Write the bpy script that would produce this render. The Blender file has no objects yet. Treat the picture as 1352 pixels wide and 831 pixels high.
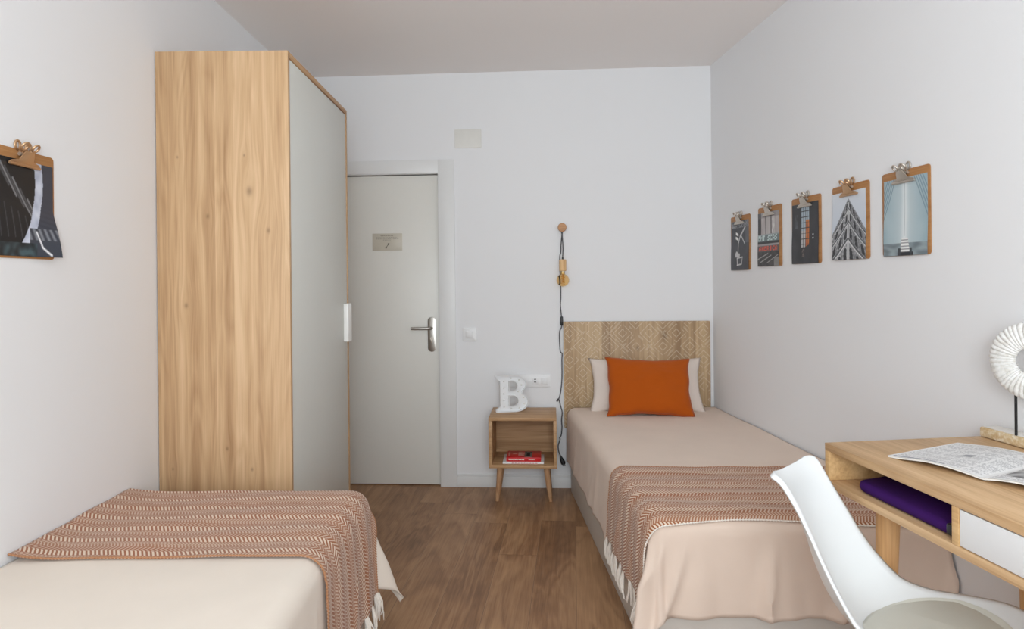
import bpy, bmesh, math, random
from mathutils import Vector, Matrix, noise
random.seed(7)
sc = bpy.context.scene
C = sc.collection
PI = math.pi

# ---------------------------------------------------------------- camera
F, PX, PY, ROLL, EYE = 840.0, 676.0, 370.0, 0.0101, 1.37
cd = bpy.data.cameras.new('camera')
cam = bpy.data.objects.new('camera', cd); C.objects.link(cam); sc.camera = cam
cd.sensor_fit = 'HORIZONTAL'; cd.sensor_width = 36.0
cd.lens = F * 36.0 / 1352.0
cd.shift_y = (PY - 415.5) / 1352.0
cd.clip_start = 0.05
cam.matrix_world = Matrix.Translation((0, 0, EYE)) @ Matrix.Rotation(ROLL, 4, 'Y') @ Matrix.Rotation(PI/2, 4, 'X')

# ---------------------------------------------------------------- world, light, exposure
w = bpy.data.worlds.new('daylight'); sc.world = w; w.use_nodes = True
w.node_tree.nodes['Background'].inputs[0].default_value = (0.86, 0.93, 1.0, 1)
w.node_tree.nodes['Background'].inputs[1].default_value = 2.0
sc.view_settings.view_transform = 'Standard'
sc.view_settings.look = 'None'
sc.view_settings.gamma = 1.0
sc.view_settings.use_curve_mapping = False
sc.view_settings.exposure = 0.0
sc.cycles.use_denoising = True
sc.cycles.max_bounces = 10
sc.cycles.diffuse_bounces = 7
sc.cycles.sample_clamp_indirect = 4.0

def area_light(name, loc, target, sx, sy, energy, color):
    ld = bpy.data.lights.new(name, 'AREA'); ld.shape = 'RECTANGLE'
    ld.size = sx; ld.size_y = sy; ld.energy = energy; ld.color = color
    o = bpy.data.objects.new(name, ld); C.objects.link(o)
    o.location = loc
    o.rotation_euler = (Vector(target) - Vector(loc)).to_track_quat('-Z', 'Y').to_euler()
    return o
# daylight through the balcony window behind the camera
area_light('window_daylight', (-0.1, -1.62, 1.35), (-0.1, 4, 1.25), 2.3, 1.9, 30, (0.905, 0.97, 1.0))
# added soft fill aimed at the ceiling, which daylight alone leaves too dark
area_light('ceiling_fill_light', (0.15, -0.55, 1.75), (0.15, 1.25, 2.75), 0.9, 0.9, 39, (0.875, 0.96, 1.0))

# ---------------------------------------------------------------- helpers
def link_obj(name, me, parent=None, mat=None, kind=None):
    o = bpy.data.objects.new(name, me); C.objects.link(o)
    if mat is not None: me.materials.append(mat)
    if parent is not None: o.parent = parent
    if kind: o['kind'] = kind
    return o
def smooth(me, ang=40):
    for p in me.polygons: p.use_smooth = True
    try: me.set_sharp_from_angle(angle=math.radians(ang))
    except Exception: pass
def from_bm(name, bm, mat, parent=None, sm=True, ang=40, kind=None):
    bmesh.ops.recalc_face_normals(bm, faces=bm.faces[:])
    me = bpy.data.meshes.new(name); bm.to_mesh(me); bm.free()
    if sm: smooth(me, ang)
    return link_obj(name, me, parent, mat, kind)
def thing(name, label, cat, loc=(0,0,0), rz=0, group=None):
    o = bpy.data.objects.new(name, None); C.objects.link(o)
    o.empty_display_size = 0.05
    o.location = loc; o.rotation_euler = (0, 0, rz)
    return tag(o, label, cat, group)
def tag(o, label, cat, group=None):
    o['label'] = label; o['category'] = cat
    if group: o['group'] = group
    return o
def add_box(bm, x0, x1, y0, y1, z0, z1, bev=0.0, M=None, seg=2):
    t = bmesh.new()
    bmesh.ops.create_cube(t, size=1)
    for v in t.verts:
        v.co = Vector((x0+(x1-x0)*(v.co.x+.5), y0+(y1-y0)*(v.co.y+.5), z0+(z1-z0)*(v.co.z+.5)))
    if bev > 0:
        bmesh.ops.bevel(t, geom=t.edges[:], offset=bev, segments=seg, profile=.5, affect='EDGES')
    merge(bm, t, M)
def merge(bm, t, M=None):
    if M is not None: bmesh.ops.transform(t, matrix=M, verts=t.verts)
    me = bpy.data.meshes.new('tmp'); t.to_mesh(me); t.free()
    bm.from_mesh(me); bpy.data.meshes.remove(me)
def box(name, x0, x1, y0, y1, z0, z1, mat, parent=None, bev=0.002, kind=None, M=None):
    bm = bmesh.new(); add_box(bm, x0, x1, y0, y1, z0, z1, bev, M)
    return from_bm(name, bm, mat, parent, kind=kind)
def frame_for(d):
    d = d.normalized(); up = Vector((0,0,1)) if abs(d.z) < .95 else Vector((1,0,0))
    a = d.cross(up).normalized(); return a, d.cross(a).normalized()
def add_tube(bm, pts, rad, n=8, cap=True):
    pts = [Vector(p) for p in pts]
    rads = rad if isinstance(rad, (list, tuple)) else [rad]*len(pts)
    rings = []; a = None
    for i, p in enumerate(pts):
        d = pts[min(i+1, len(pts)-1)] - pts[max(i-1, 0)]
        d = d.normalized()
        if a is None: a, b = frame_for(d)
        else:
            a = (a - d*a.dot(d)).normalized(); b = d.cross(a).normalized()
        rings.append([bm.verts.new(p + (a*math.cos(t)+b*math.sin(t))*rads[i]) for t in [2*PI*k/n for k in range(n)]])
    for r0, r1 in zip(rings, rings[1:]):
        for k in range(n): bm.faces.new((r0[k], r0[(k+1)%n], r1[(k+1)%n], r1[k]))
    if cap:
        bm.faces.new(rings[0][::-1]); bm.faces.new(rings[-1])
def add_lathe(bm, prof, n=24, M=None):
    t = bmesh.new(); rings = []
    for r, z in prof:
        if r < 1e-5: rings.append([t.verts.new((0,0,z))])
        else: rings.append([t.verts.new((r*math.cos(2*PI*k/n), r*math.sin(2*PI*k/n), z)) for k in range(n)])
    for r0, r1 in zip(rings, rings[1:]):
        for k in range(n):
            if len(r0) == 1 and len(r1) == 1: continue
            if len(r0) == 1: t.faces.new((r0[0], r1[k], r1[(k+1)%n]))
            elif len(r1) == 1: t.faces.new((r0[k], r0[(k+1)%n], r1[0]))
            else: t.faces.new((r0[k], r0[(k+1)%n], r1[(k+1)%n], r1[k]))
    merge(bm, t, M)
def add_plate(bm, pts, z0, z1, bev=0.0, M=None):
    """extruded outline in local xy"""
    t = bmesh.new()
    vs = [t.verts.new((x, y, z0)) for x, y in pts]
    f = t.faces.new(vs)
    r = bmesh.ops.extrude_face_region(t, geom=[f])
    for v in [g for g in r['geom'] if isinstance(g, bmesh.types.BMVert)]: v.co.z = z1
    bmesh.ops.recalc_face_normals(t, faces=t.faces[:])
    if bev > 0:
        es = [e for e in t.edges if abs(e.verts[0].co.z - e.verts[1].co.z) < 1e-6]
        bmesh.ops.bevel(t, geom=es, offset=bev, segments=2, profile=.5, affect='EDGES')
    merge(bm, t, M)
def rrect(w, h, r, n=5, cx=0, cy=0):
    P = []
    for (sx, sy, a0) in ((1,1,0), (-1,1,PI/2), (-1,-1,PI), (1,-1,3*PI/2)):
        for k in range(n+1):
            a = a0 + PI/2*k/n
            P.append((cx+sx*(w/2-r)+r*math.cos(a), cy+sy*(h/2-r)+r*math.sin(a)))
    return P
def grid_mesh(name, fn, nu, nv, mat, parent=None, uvfn=None, solid=0.0, kind=None, ang=80, colfn=None):
    verts = [fn(i/nu, j/nv) for j in range(nv+1) for i in range(nu+1)]
    faces = [(j*(nu+1)+i, j*(nu+1)+i+1, (j+1)*(nu+1)+i+1, (j+1)*(nu+1)+i) for j in range(nv) for i in range(nu)]
    me = bpy.data.meshes.new(name); me.from_pydata([tuple(v) for v in verts], [], faces)
    if uvfn:
        uv = me.uv_layers.new(name='UVMap')
        for lp in me.loops:
            vi = lp.vertex_index; uv.data[lp.index].uv = uvfn((vi % (nu+1))/nu, (vi//(nu+1))/nv)
    if colfn:
        ca = me.color_attributes.new('print', 'FLOAT_COLOR', 'POINT')
        for k in range(len(verts)):
            c = colfn((k % (nu+1))/nu, (k//(nu+1))/nv)
            ca.data[k].color = (lin(c[0]), lin(c[1]), lin(c[2]), 1)
    smooth(me, ang)
    o = link_obj(name, me, parent, mat, kind)
    if solid:
        m = o.modifiers.new('thickness', 'SOLIDIFY'); m.thickness = solid; m.offset = -1
    return o
def lin(c):
    c = c/255.0
    c = max(0, min(1, c))
    return c/12.92 if c <= .04045 else ((c+.055)/1.055)**2.4
def rgb(r, g, b): return (lin(r), lin(g), lin(b), 1)

# ---------------------------------------------------------------- materials
class NT:
    def __init__(s, name):
        s.m = bpy.data.materials.new(name); s.m.use_nodes = True
        s.t = s.m.node_tree; s.b = s.t.nodes['Principled BSDF']
    def n(s, typ, **kw):
        nd = s.t.nodes.new(typ)
        for k, v in kw.items(): setattr(nd, k, v)
        return nd
    def l(s, a, b): s.t.links.new(a, b)
    def math(s, op, a, b=None, c=None, clamp=False):
        nd = s.n('ShaderNodeMath', operation=op); nd.use_clamp = clamp
        for i, v in enumerate((a, b, c)):
            if v is None: continue
            if isinstance(v, (int, float)): nd.inputs[i].default_value = v
            else: s.l(v, nd.inputs[i])
        return nd.outputs[0]
    def mix(s, f, a, b, blend='MIX'):
        nd = s.n('ShaderNodeMix', data_type='RGBA', blend_type=blend)
        for i, v in ((0, f), (6, a), (7, b)):
            if isinstance(v, (int, float)): nd.inputs[i].default_value = v
            elif isinstance(v, tuple): nd.inputs[i].default_value = v
            else: s.l(v, nd.inputs[i])
        return nd.outputs[2]
    def coord(s, which='Object'): return s.n('ShaderNodeTexCoord').outputs[which]
    def xyz(s, v):
        nd = s.n('ShaderNodeSeparateXYZ'); s.l(v, nd.inputs[0]); return nd.outputs
    def comb(s, x, y, z):
        nd = s.n('ShaderNodeCombineXYZ')
        for i, v in enumerate((x, y, z)):
            if isinstance(v, (int, float)): nd.inputs[i].default_value = v
            else: s.l(v, nd.inputs[i])
        return nd.outputs[0]
    def noise(s, v, scale, detail=4, rough=.5, dist=0.0):
        nd = s.n('ShaderNodeTexNoise'); s.l(v, nd.inputs['Vector'])
        nd.inputs['Scale'].default_value = scale; nd.inputs['Detail'].default_value = detail
        nd.inputs['Roughness'].default_value = rough; nd.inputs['Distortion'].default_value = dist
        return nd.outputs['Fac']
    def ramp(s, f, stops):
        nd = s.n('ShaderNodeValToRGB'); e = nd.color_ramp.elements
        while len(e) < len(stops): e.new(.5)
        for el, (p, c) in zip(e, stops): el.position = p; el.color = c
        s.l(f, nd.inputs[0]); return nd.outputs[0]
    def bump(s, h, strength=.3, dist=.002):
        nd = s.n('ShaderNodeBump'); nd.inputs['Strength'].default_value = strength
        nd.inputs['Distance'].default_value = dist; s.l(h, nd.inputs['Height'])
        s.l(nd.outputs[0], s.b.inputs['Normal'])
def plain(name, col, rough=.5, metal=0.0, noise_amt=.03, nscale=30, bump=0.0, spec=.5, bscale=200):
    m = NT(name); c = m.coord()
    f = m.noise(c, nscale, 3)
    lo = tuple(list(x*(1-noise_amt) for x in col[:3])+[1]); hi = tuple(list(min(1, x*(1+noise_amt)) for x in col[:3])+[1])
    m.l(m.mix(f, lo, hi), m.b.inputs['Base Color'])
    m.b.inputs['Roughness'].default_value = rough; m.b.inputs['Metallic'].default_value = metal
    m.b.inputs['Specular IOR Level'].default_value = spec
    if bump: m.bump(m.noise(c, bscale, 2), bump, .001)
    return m.m
def wood(name, light, mid, dark, axis='z', knots=(), stave=0.08, across='x', rough=.5, grain=1.0):
    """axis = grain direction; across = width direction on the main face"""
    m = NT(name); co = m.coord(); X = m.xyz(co); ix = {'x':0, 'y':1, 'z':2}
    L = X[ix[axis]]; A = X[ix[across]]
    third = [k for k in 'xyz' if k not in (axis, across)][0]; T = X[ix[third]]
    # gentle bend of the fibres around each knot
    A2 = A; kd = None
    for (ka, kl, kr) in knots:
        da = m.math('SUBTRACT', A, ka); dl = m.math('MULTIPLY', m.math('SUBTRACT', L, kl), .35)
        r2 = m.math('ADD', m.math('MULTIPLY', da, da), m.math('MULTIPLY', dl, dl))
        g = m.math('EXPONENT', m.math('MULTIPLY', r2, -1.0/(kr*kr*7)))
        A2 = m.math('SUBTRACT', A2, m.math('MULTIPLY', m.math('MULTIPLY', g, da), .8))
        dl2 = m.math('MULTIPLY', m.math('SUBTRACT', L, kl), .7)
        r22 = m.math('ADD', m.math('MULTIPLY', da, da), m.math('MULTIPLY', dl2, dl2))
        k = m.math('EXPONENT', m.math('MULTIPLY', r22, -1.0/(kr*kr*.3)))
        kd = k if kd is None else m.math('MAXIMUM', kd, k)
    st = m.math('FLOOR', m.math('DIVIDE', m.math('ADD', A, m.math('MULTIPLY', T, .3)), stave))
    wn = m.n('ShaderNodeTexWhiteNoise', noise_dimensions='1D'); m.l(st, wn.inputs['W'])
    off = m.math('MULTIPLY', wn.outputs['Value'], 3.0)
    v1 = m.comb(m.math('MULTIPLY', A2, 9.0*grain), m.math('MULTIPLY', T, 9.0), m.math('ADD', m.math('MULTIPLY', L, .8), off))
    n1 = m.noise(v1, 1.0, 2, .45, .3)
    rings = m.math('FRACT', m.math('MULTIPLY', n1, 11.0))
    rings = m.math('ABSOLUTE', m.math('SUBTRACT', rings, .5))
    v2 = m.comb(m.math('MULTIPLY', A2, 160*grain), m.math('MULTIPLY', T, 160), m.math('ADD', m.math('MULTIPLY', L, 3.5), off))
    fine = m.noise(v2, 1.0, 3, .6)
    v3 = m.comb(m.math('MULTIPLY', A2, 22*grain), m.math('MULTIPLY', T, 22), m.math('ADD', m.math('MULTIPLY', L, .5), off))
    band = m.noise(v3, 1.0, 2, .5)
    f = m.math('ADD', m.math('MULTIPLY', rings, .20), m.math('MULTIPLY', fine, .40))
    f = m.math('ADD', m.math('ADD', f, .01), m.math('MULTIPLY', band, .62))
    f = m.math('ADD', f, m.math('MULTIPLY', m.math('SUBTRACT', wn.outputs['Value'], .5), .16))
    col = m.ramp(f, [(.36, light), (.55, mid), (.78, dark)])
    if kd is not None:
        col = m.mix(m.math('MULTIPLY', kd, .5), col, tuple([x*.35 for x in dark[:3]]+[1]))
    m.l(col, m.b.inputs['Base Color'])
    m.b.inputs['Roughness'].default_value = rough
    m.b.inputs['Specular IOR Level'].default_value = .35
    m.bump(fine, .12, .0006)
    return m
def painted_wall(name, col):
    m = NT(name); c = m.coord()
    m.l(m.mix(m.noise(c, 3, 3), tuple([x*.985 for x in col[:3]]+[1]), col), m.b.inputs['Base Color'])
    m.b.inputs['Roughness'].default_value = .75; m.b.inputs['Specular IOR Level'].default_value = .25
    m.bump(m.noise(c, 90, 3), .06, .001)
    return m.m
M_wall = painted_wall('wall_paint', rgb(232, 233, 235))
M_ceil = painted_wall('ceiling_paint', rgb(240, 236, 234))
M_trim = plain('white_lacquer', rgb(224, 225, 225), .4, noise_amt=.01)
M_door = plain('door_lacquer', rgb(222, 221, 215), .38, noise_amt=.01)
M_greige = plain('greige_lacquer', rgb(214, 215, 209), .35, noise_amt=.01)
M_white = plain('white_plastic', rgb(232, 233, 234), .4, noise_amt=.01)
M_black = plain('black_plastic', rgb(28, 28, 30), .45)
M_dark = plain('dark_gap', rgb(35, 33, 32), .8)
M_steel = plain('brushed_steel', rgb(176, 172, 166), .35, 1.0)
M_chrome = plain('nickel_clip_metal', rgb(198, 190, 180), .42, .85)
M_ironblk = plain('black_iron', rgb(30, 29, 30), .5, .4)

def floor_material():
    m = NT('oak_laminate_floor'); co = m.coord()
    mp = m.n('ShaderNodeMapping'); m.l(co, mp.inputs[0]); mp.inputs['Rotation'].default_value = (0, 0, math.radians(5.5))
    X = m.xyz(mp.outputs[0])
    PW, PL = .192, 1.29
    r = m.math('DIVIDE', X[0], PW); ri = m.math('FLOOR', r)
    wn = m.n('ShaderNodeTexWhiteNoise', noise_dimensions='1D'); m.l(ri, wn.inputs['W'])
    s = m.math('ADD', m.math('DIVIDE', X[1], PL), m.math('MULTIPLY', wn.outputs['Value'], 7.3)); si = m.math('FLOOR', s)
    wn2 = m.n('ShaderNodeTexWhiteNoise', noise_dimensions='2D'); m.l(m.comb(ri, si, 0), wn2.inputs['Vector'])
    off = m.math('MULTIPLY', wn2.outputs['Value'], 37.0)
    v1 = m.comb(m.math('ADD', m.math('MULTIPLY', X[0], 5.0), off), m.math('MULTIPLY', X[1], 1.1), off)
    n1 = m.noise(v1, 1.0, 3, .5, .6)
    rings = m.math('ABSOLUTE', m.math('SUBTRACT', m.math('FRACT', m.math('MULTIPLY', n1, 7.0)), .5))
    v2 = m.comb(m.math('ADD', m.math('MULTIPLY', X[0], 120), off), m.math('MULTIPLY', X[1], 4), off)
    fine = m.noise(v2, 1.0, 3, .6)
    blot = m.noise(co, 2.4, 3, .6)
    f = m.math('ADD', m.math('MULTIPLY', rings, .25), m.math('MULTIPLY', fine, .35))
    f = m.math('ADD', f, m.math('MULTIPLY', n1, .35))
    f = m.math('ADD', f, m.math('MULTIPLY', m.math('SUBTRACT', wn2.outputs['Value'], .5), .14))
    f = m.math('ADD', f, m.math('MULTIPLY', m.math('SUBTRACT', blot, .5), .35))
    col = m.ramp(f, [(.26, rgb(172, 134, 98)), (.46, rgb(142, 105, 74)), (.68, rgb(100, 69, 46))])
    kn = m.n('ShaderNodeTexVoronoi'); m.l(m.comb(m.math('MULTIPLY', X[0], 2.4), m.math('MULTIPLY', X[1], 1.3), 0), kn.inputs['Vector'])
    kn.inputs['Scale'].default_value = 1.0
    kf = m.math('SUBTRACT', 1.0, m.math('MULTIPLY', kn.outputs['Distance'], 14.0), clamp=True)
    col = m.mix(m.math('MULTIPLY', kf, .7), col, rgb(60, 40, 28))
    # seams
    fx = m.math('ABSOLUTE', m.math('SUBTRACT', m.math('FRACT', r), .5))
    fy = m.math('ABSOLUTE', m.math('SUBTRACT', m.math('FRACT', s), .5))
    seam = m.math('MAXIMUM', m.math('GREATER_THAN', fx, .4935), m.math('GREATER_THAN', fy, .4989))
    edge = m.math('MAXIMUM', m.math('GREATER_THAN', fx, .481), 0.0)
    col = m.mix(m.math('MULTIPLY', edge, .18), col, rgb(176, 142, 112))
    col = m.mix(m.math('MULTIPLY', seam, .45), col, rgb(66, 46, 34))
    m.l(col, m.b.inputs['Base Color'])
    m.b.inputs['Roughness'].default_value = .42
    m.b.inputs['Specular IOR Level'].default_value = .4
    m.bump(m.math('SUBTRACT', m.math('MULTIPLY', fine, .3), seam), .15, .001)
    return m.m
M_floor = floor_material()

W_L, W_M, W_D = rgb(214, 181, 143), rgb(196, 161, 122), rgb(164, 127, 91)
def fabric(name, col, scale=900, bump=.25, amt=.05):
    m = NT(name); c = m.coord('UV')
    w1 = m.n('ShaderNodeTexWave', wave_type='BANDS', bands_direction='X'); m.l(c, w1.inputs[0]); w1.inputs['Scale'].default_value = scale/6
    w2 = m.n('ShaderNodeTexWave', wave_type='BANDS', bands_direction='Y'); m.l(c, w2.inputs[0]); w2.inputs['Scale'].default_value = scale/6
    o = m.coord()
    wv = m.math('ADD', w1.outputs['Fac'], w2.outputs['Fac'])
    f = m.math('ADD', m.math('MULTIPLY', wv, .12), m.noise(o, 7, 4))
    m.l(m.mix(f, tuple([x*(1-amt) for x in col[:3]]+[1]), tuple([min(1, x*(1+amt)) for x in col[:3]]+[1])), m.b.inputs['Base Color'])
    m.b.inputs['Roughness'].default_value = .9; m.b.inputs['Specular IOR Level'].default_value = .15
    m.b.inputs['Sheen Weight'].default_value = .15
    m.bump(m.math('ADD', m.math('MULTIPLY', wv, .2), m.noise(o, 26, 4)), bump, .002)
    return m.m
M_sheet = fabric('beige_cotton', rgb(222, 203, 188))
M_sheetL = fabric('cream_cotton', rgb(229, 219, 207))
M_pillow = fabric('offwhite_cotton', rgb(226, 214, 205))
M_orange = fabric('burnt_orange_cotton', rgb(176, 82, 14), bump=.15)
M_fringe = plain('cream_yarn', rgb(233, 226, 217), .9, noise_amt=.1, nscale=200)
M_base = plain('pale_bed_base', rgb(206, 200, 192), .6, noise_amt=.02)
def throw_material():
    m = NT('herringbone_weave'); X = m.xyz(m.coord('UV'))   # metres: u across the bed, v along it
    wob = m.math('MULTIPLY', m.math('SUBTRACT', m.noise(m.coord('UV'), 6, 2), .5), .006)
    u = m.math('ADD', X[0], wob); v = m.math('ADD', X[1], wob)
    PER = .088
    t = m.math('FRACT', m.math('DIVIDE', v, PER))            # 0..1 within a repeat: bold row, thin row, fine rows
    def zone(a, b): return m.math('MULTIPLY', m.math('GREATER_THAN', t, a), m.math('LESS_THAN', t, b))
    def stripes(p, slope, duty):
        s = m.math('FRACT', m.math('ADD', m.math('DIVIDE', u, p), m.math('MULTIPLY', v, slope)))
        return m.math('LESS_THAN', s, duty)
    bold = m.math('MULTIPLY', zone(.0, .32), stripes(.0125, 50.0, .50))
    thin = m.math('MULTIPLY', zone(.32, .56), stripes(.0125, -50.0, .38))
    fa = m.math('MULTIPLY', zone(.60, .78), stripes(.0100, 52.0, .45))
    fb = m.math('MULTIPLY', zone(.78, .97), stripes(.0100, -52.0, .42))
    k = m.math('ADD', m.math('MULTIPLY', bold, .95), m.math('MULTIPLY', thin, .62))
    k = m.math('ADD', k, m.math('ADD', m.math('MULTIPLY', fa, .50), m.math('MULTIPLY', fb, .62)))
    k = m.math('ADD', k, m.math('MULTIPLY', zone(.52, 1.0), .10), clamp=True)
    big = m.noise(m.coord('UV'), 5, 3)
    base = m.mix(big, rgb(158, 92, 56), rgb(146, 98, 68))
    cream = rgb(224, 206, 187)
    col = m.mix(k, base, cream)
    m.l(col, m.b.inputs['Base Color'])
    m.b.inputs['Roughness'].default_value = .95; m.b.inputs['Specular IOR Level'].default_value = .1
    m.b.inputs['Sheen Weight'].default_value = .2
    m.bump(m.math('ADD', k, m.noise(m.coord('UV'), 300, 2)), .35, .002)
    return m.m
M_throw = throw_material()

def print_material():
    m = NT('photo_print'); a = m.n('ShaderNodeVertexColor'); a.layer_name = 'print'
    m.l(a.outputs[0], m.b.inputs['Base Color']); m.b.inputs['Roughness'].default_value = .38
    m.b.inputs['Specular IOR Level'].default_value = .4
    return m.m
M_print = print_material()

# ================================================================= SETTING
H = 2.75
def wallR(y): return 1.302 + .088*(4.13 - y)
def wallB(x): return 4.235 - .0592*(x + .47)
WL = -1.437
YR = -1.7
cBL = (WL, wallB(WL)); cBR = (1.3025, wallB(1.3025)); cFR = (wallR(YR), YR); cFL = (WL, YR)

def slab(name, pts, z0, z1, mat):
    bm = bmesh.new(); add_plate(bm, pts, z0, z1)
    return from_bm(name, bm, mat, kind='structure', sm=False)
T = .12
outline = [(cBL[0]-T, cBL[1]+T), (cBR[0]+T, cBR[1]+T), (cFR[0]+T, cFR[1]-T), (cFL[0]-T, cFL[1]-T)]
slab('floor', outline, -.08, 0, M_floor)
slab('ceiling', outline, H, H+.1, M_ceil)
def wall_boxes(name, p, q, holes, mat, out):
    """wall from p to q (inner face on the line), boxes around the holes (u0,u1,z0,z1)"""
    p = Vector(p); q = Vector(q); d = (q-p); L = d.length; d.normalize()
    ang = math.atan2(d.y, d.x)
    M = Matrix.Translation((p.x, p.y, 0)) @ Matrix.Rotation(ang, 4, 'Z')
    bm = bmesh.new(); s = (0, T) if out > 0 else (-T, 0)
    if not holes: add_box(bm, -.0, L, s[0], s[1], 0, H, M=M)
    for (u0, u1, z0, z1) in holes:
        add_box(bm, 0, u0, s[0], s[1], 0, H, M=M); add_box(bm, u1, L, s[0], s[1], 0, H, M=M)
        add_box(bm, u0, u1, s[0], s[1], z1, H, M=M)
        if z0 > 0: add_box(bm, u0, u1, s[0], s[1], 0, z0, M=M)
    return from_bm(name, bm, mat, kind='structure', sm=False), M
wall_boxes('wall_left', cFL, cBL, [], M_wall, 1)
wall_boxes('wall_right', cFR, cBR, [], M_wall, -1)
# back wall: u measured from the left corner along the wall
bdir = Vector((1, -.0592)).normalized()
def ub(x): return (x - cBL[0]) / bdir.x
D0, D1, DZ = ub(-1.30), ub(-.4855), 2.088
_, MB_ = wall_boxes('wall_back', cBL, cBR, [(D0, D1, 0, DZ)], M_wall, 1)
_, MR_ = wall_boxes('wall_rear', cFL, cFR, [(.35, 2.75, .35, 2.35)], M_wall, -1)
WROT = math.atan2(bdir.y, bdir.x)

def at_back(u, z, out=0.0):
    """point on the back wall, out metres into the room"""
    p = MB_ @ Vector((u, -out, z)); return p

# window behind the camera
wb = bmesh.new()
for (a, b, c, d) in ((.35, .41, .35, 2.35), (2.69, 2.75, .35, 2.35), (.41, 2.69, .35, .41), (.41, 2.69, 2.29, 2.35), (1.52, 1.58, .41, 2.29)):
    add_box(wb, a, b, -.10, -.04, c, d, .004, MR_)
win = from_bm('window_1', wb, M_trim, kind='structure')
# door in the back wall (local frame: x along wall, -y into the room)
door = box('door_1', D0+.004, D1-.006, .022, .062, .006, DZ-.010, M_door, bev=.0015, kind='structure')
door.matrix_world = MB_
jb = bmesh.new()
add_box(jb, D0-.0, D0+.003, .0, .10, 0, DZ); add_box(jb, D1-.003, D1, .0, .10, 0, DZ); add_box(jb, D0, D1, 0, .10, DZ-.004, DZ)
jam = from_bm('trim_2', jb, M_trim, kind='structure'); jam.matrix_world = MB_
gb = bmesh.new()
add_box(gb, D0+.003, D1-.003, .066, .11, 0, DZ-.004)  # dark slab behind the leaf, its colour stands in for shade in the gaps
gap = from_bm('door_gap_shade', gb, M_dark, kind='structure'); gap.matrix_world = MB_
# door hardware (parts of the door)
hm = bmesh.new(); uc = ub(-.541)
add_plate(hm, rrect(.054, .232, .0265, 8, uc, 1.012), 0, .008, .002, Matrix.Rotation(PI/2, 4, 'X'))
for v in hm.verts: v.co.y += .022
from_bm('handle_plate', hm, M_steel, door)
hb = bmesh.new()
add_tube(hb, [(uc, .022, 1.055), (uc, -.022, 1.055), (uc-.006, -.032, 1.055), (uc-.016, -.036, 1.055), (uc-.13, -.036, 1.055)], .0095, 12)
from_bm('door_handle', hb, M_steel, door)
kb = bmesh.new()
add_lathe(kb, [(0, .0), (.011, .0), (.011, .006), (0, .006)], 16, Matrix.Translation((uc, .013, .985)) @ Matrix.Rotation(PI/2, 4, 'X'))
add_box(kb, uc-.004, uc+.004, .002, .014, .958, .985, .002)
from_bm('keyhole_cylinder', kb, M_chrome, door)
bb = bmesh.new(); add_box(bb, D1-.0062, D1-.0035, .018, .024, 1.02, 1.06); add_box(bb, D1-.0062, D1-.0035, .018, .024, .94, 1.01)
from_bm('latch', bb, M_steel, door)
# sign on the door
sg = thing('door_sign', 'small beige notice with grey print stuck on the white door', 'sign')
sg.matrix_world = MB_
us0, us1, zs0, zs1 = ub(-.938), ub(-.735), 1.577, 1.692
M_sign = plain('beige_plate', rgb(196, 190, 176), .4); M_signtext = plain('grey_print', rgb(140, 133, 122), .6); M_signdark = plain('dark_print', rgb(72, 66, 56), .6)
box('plate', us0, us1, .0185, .0218, zs0, zs1, M_sign, sg, .0008)
tb = bmesh.new(); uw = us1-us0; rr = random.Random(3)
def words(z, h, a, b):
    x = us0+uw*a
    while x < us0+uw*b:
        wd = rr.uniform(.006, .014); wd = min(wd, us0+uw*b-x)
        k = x
        while k < x+wd-.001:
            add_box(tb, k, k+.0013, .0180, .0186, z, z+h*rr.choice((1, 1, .7))); k += .0021
        x += wd+.0028
words(zs1-.019, .0085, .28, .70); words(zs1-.030, .0045, .12, .82); words(zs1-.039, .0045, .12, .88); words(zs1-.047, .0045, .36, .62)
from_bm('printed_text', tb, M_signtext, sg, sm=False)
ib = bmesh.new(); cu = us0+uw*.5
add_tube(ib, [(cu-.008, .0182, zs0+.020), (cu+.008, .0182, zs0+.042)], .0018, 6)
for (du, dz, r) in ((-.009, .019, .0055), (.009, .044, .006)):
    add_lathe(ib, [(0, 0), (r, 0), (r, .0008), (0, .0008)], 14, Matrix.Translation((cu+du, .0187, zs0+dz)) @ Matrix.Rotation(PI/2, 4, 'X'))
from_bm('key_symbol', ib, M_signdark, sg, sm=False)
# casing, baseboards
cb = bmesh.new(); CW = ub(-.376)
add_box(cb, D1, CW, -.012, .0, 0, DZ+.088, .002, MB_)
add_box(cb, D0-.11, D1+.001, -.011, .0, DZ, DZ+.088, .002, MB_)
add_box(cb, D0-.11, D0, -.012, .0, 0, DZ+.088, .002, MB_)
from_bm('trim_1', cb, M_trim, kind='structure')
def baseboard(name, M, a, b, s):
    bm = bmesh.new()
    add_box(bm, a, b, min(0, s*.012), max(0, s*.012), 0, .068, .001, M)
    add_box(bm, a, b, min(0, s*.009), max(0, s*.009), .067, .086, .003, M)
    return from_bm(name, bm, M_trim, kind='structure')
LB = (Vector(cBR)-Vector(cBL)).length
baseboard('baseboard_back', MB_, CW, LB-.013, -1)
dR = Vector(cBR)-Vector(cFR); MRW = Matrix.Translation((cFR[0], cFR[1], 0)) @ Matrix.Rotation(math.atan2(dR.y, dR.x), 4, 'Z')
baseboard('baseboard_right', MRW, .02, dR.length-.001, 1)
MLW = Matrix.Translation((cFL[0], cFL[1], 0)) @ Matrix.Rotation(PI/2, 4, 'Z')
baseboard('baseboard_left', MLW, .02, 4.14, -1)

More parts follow.
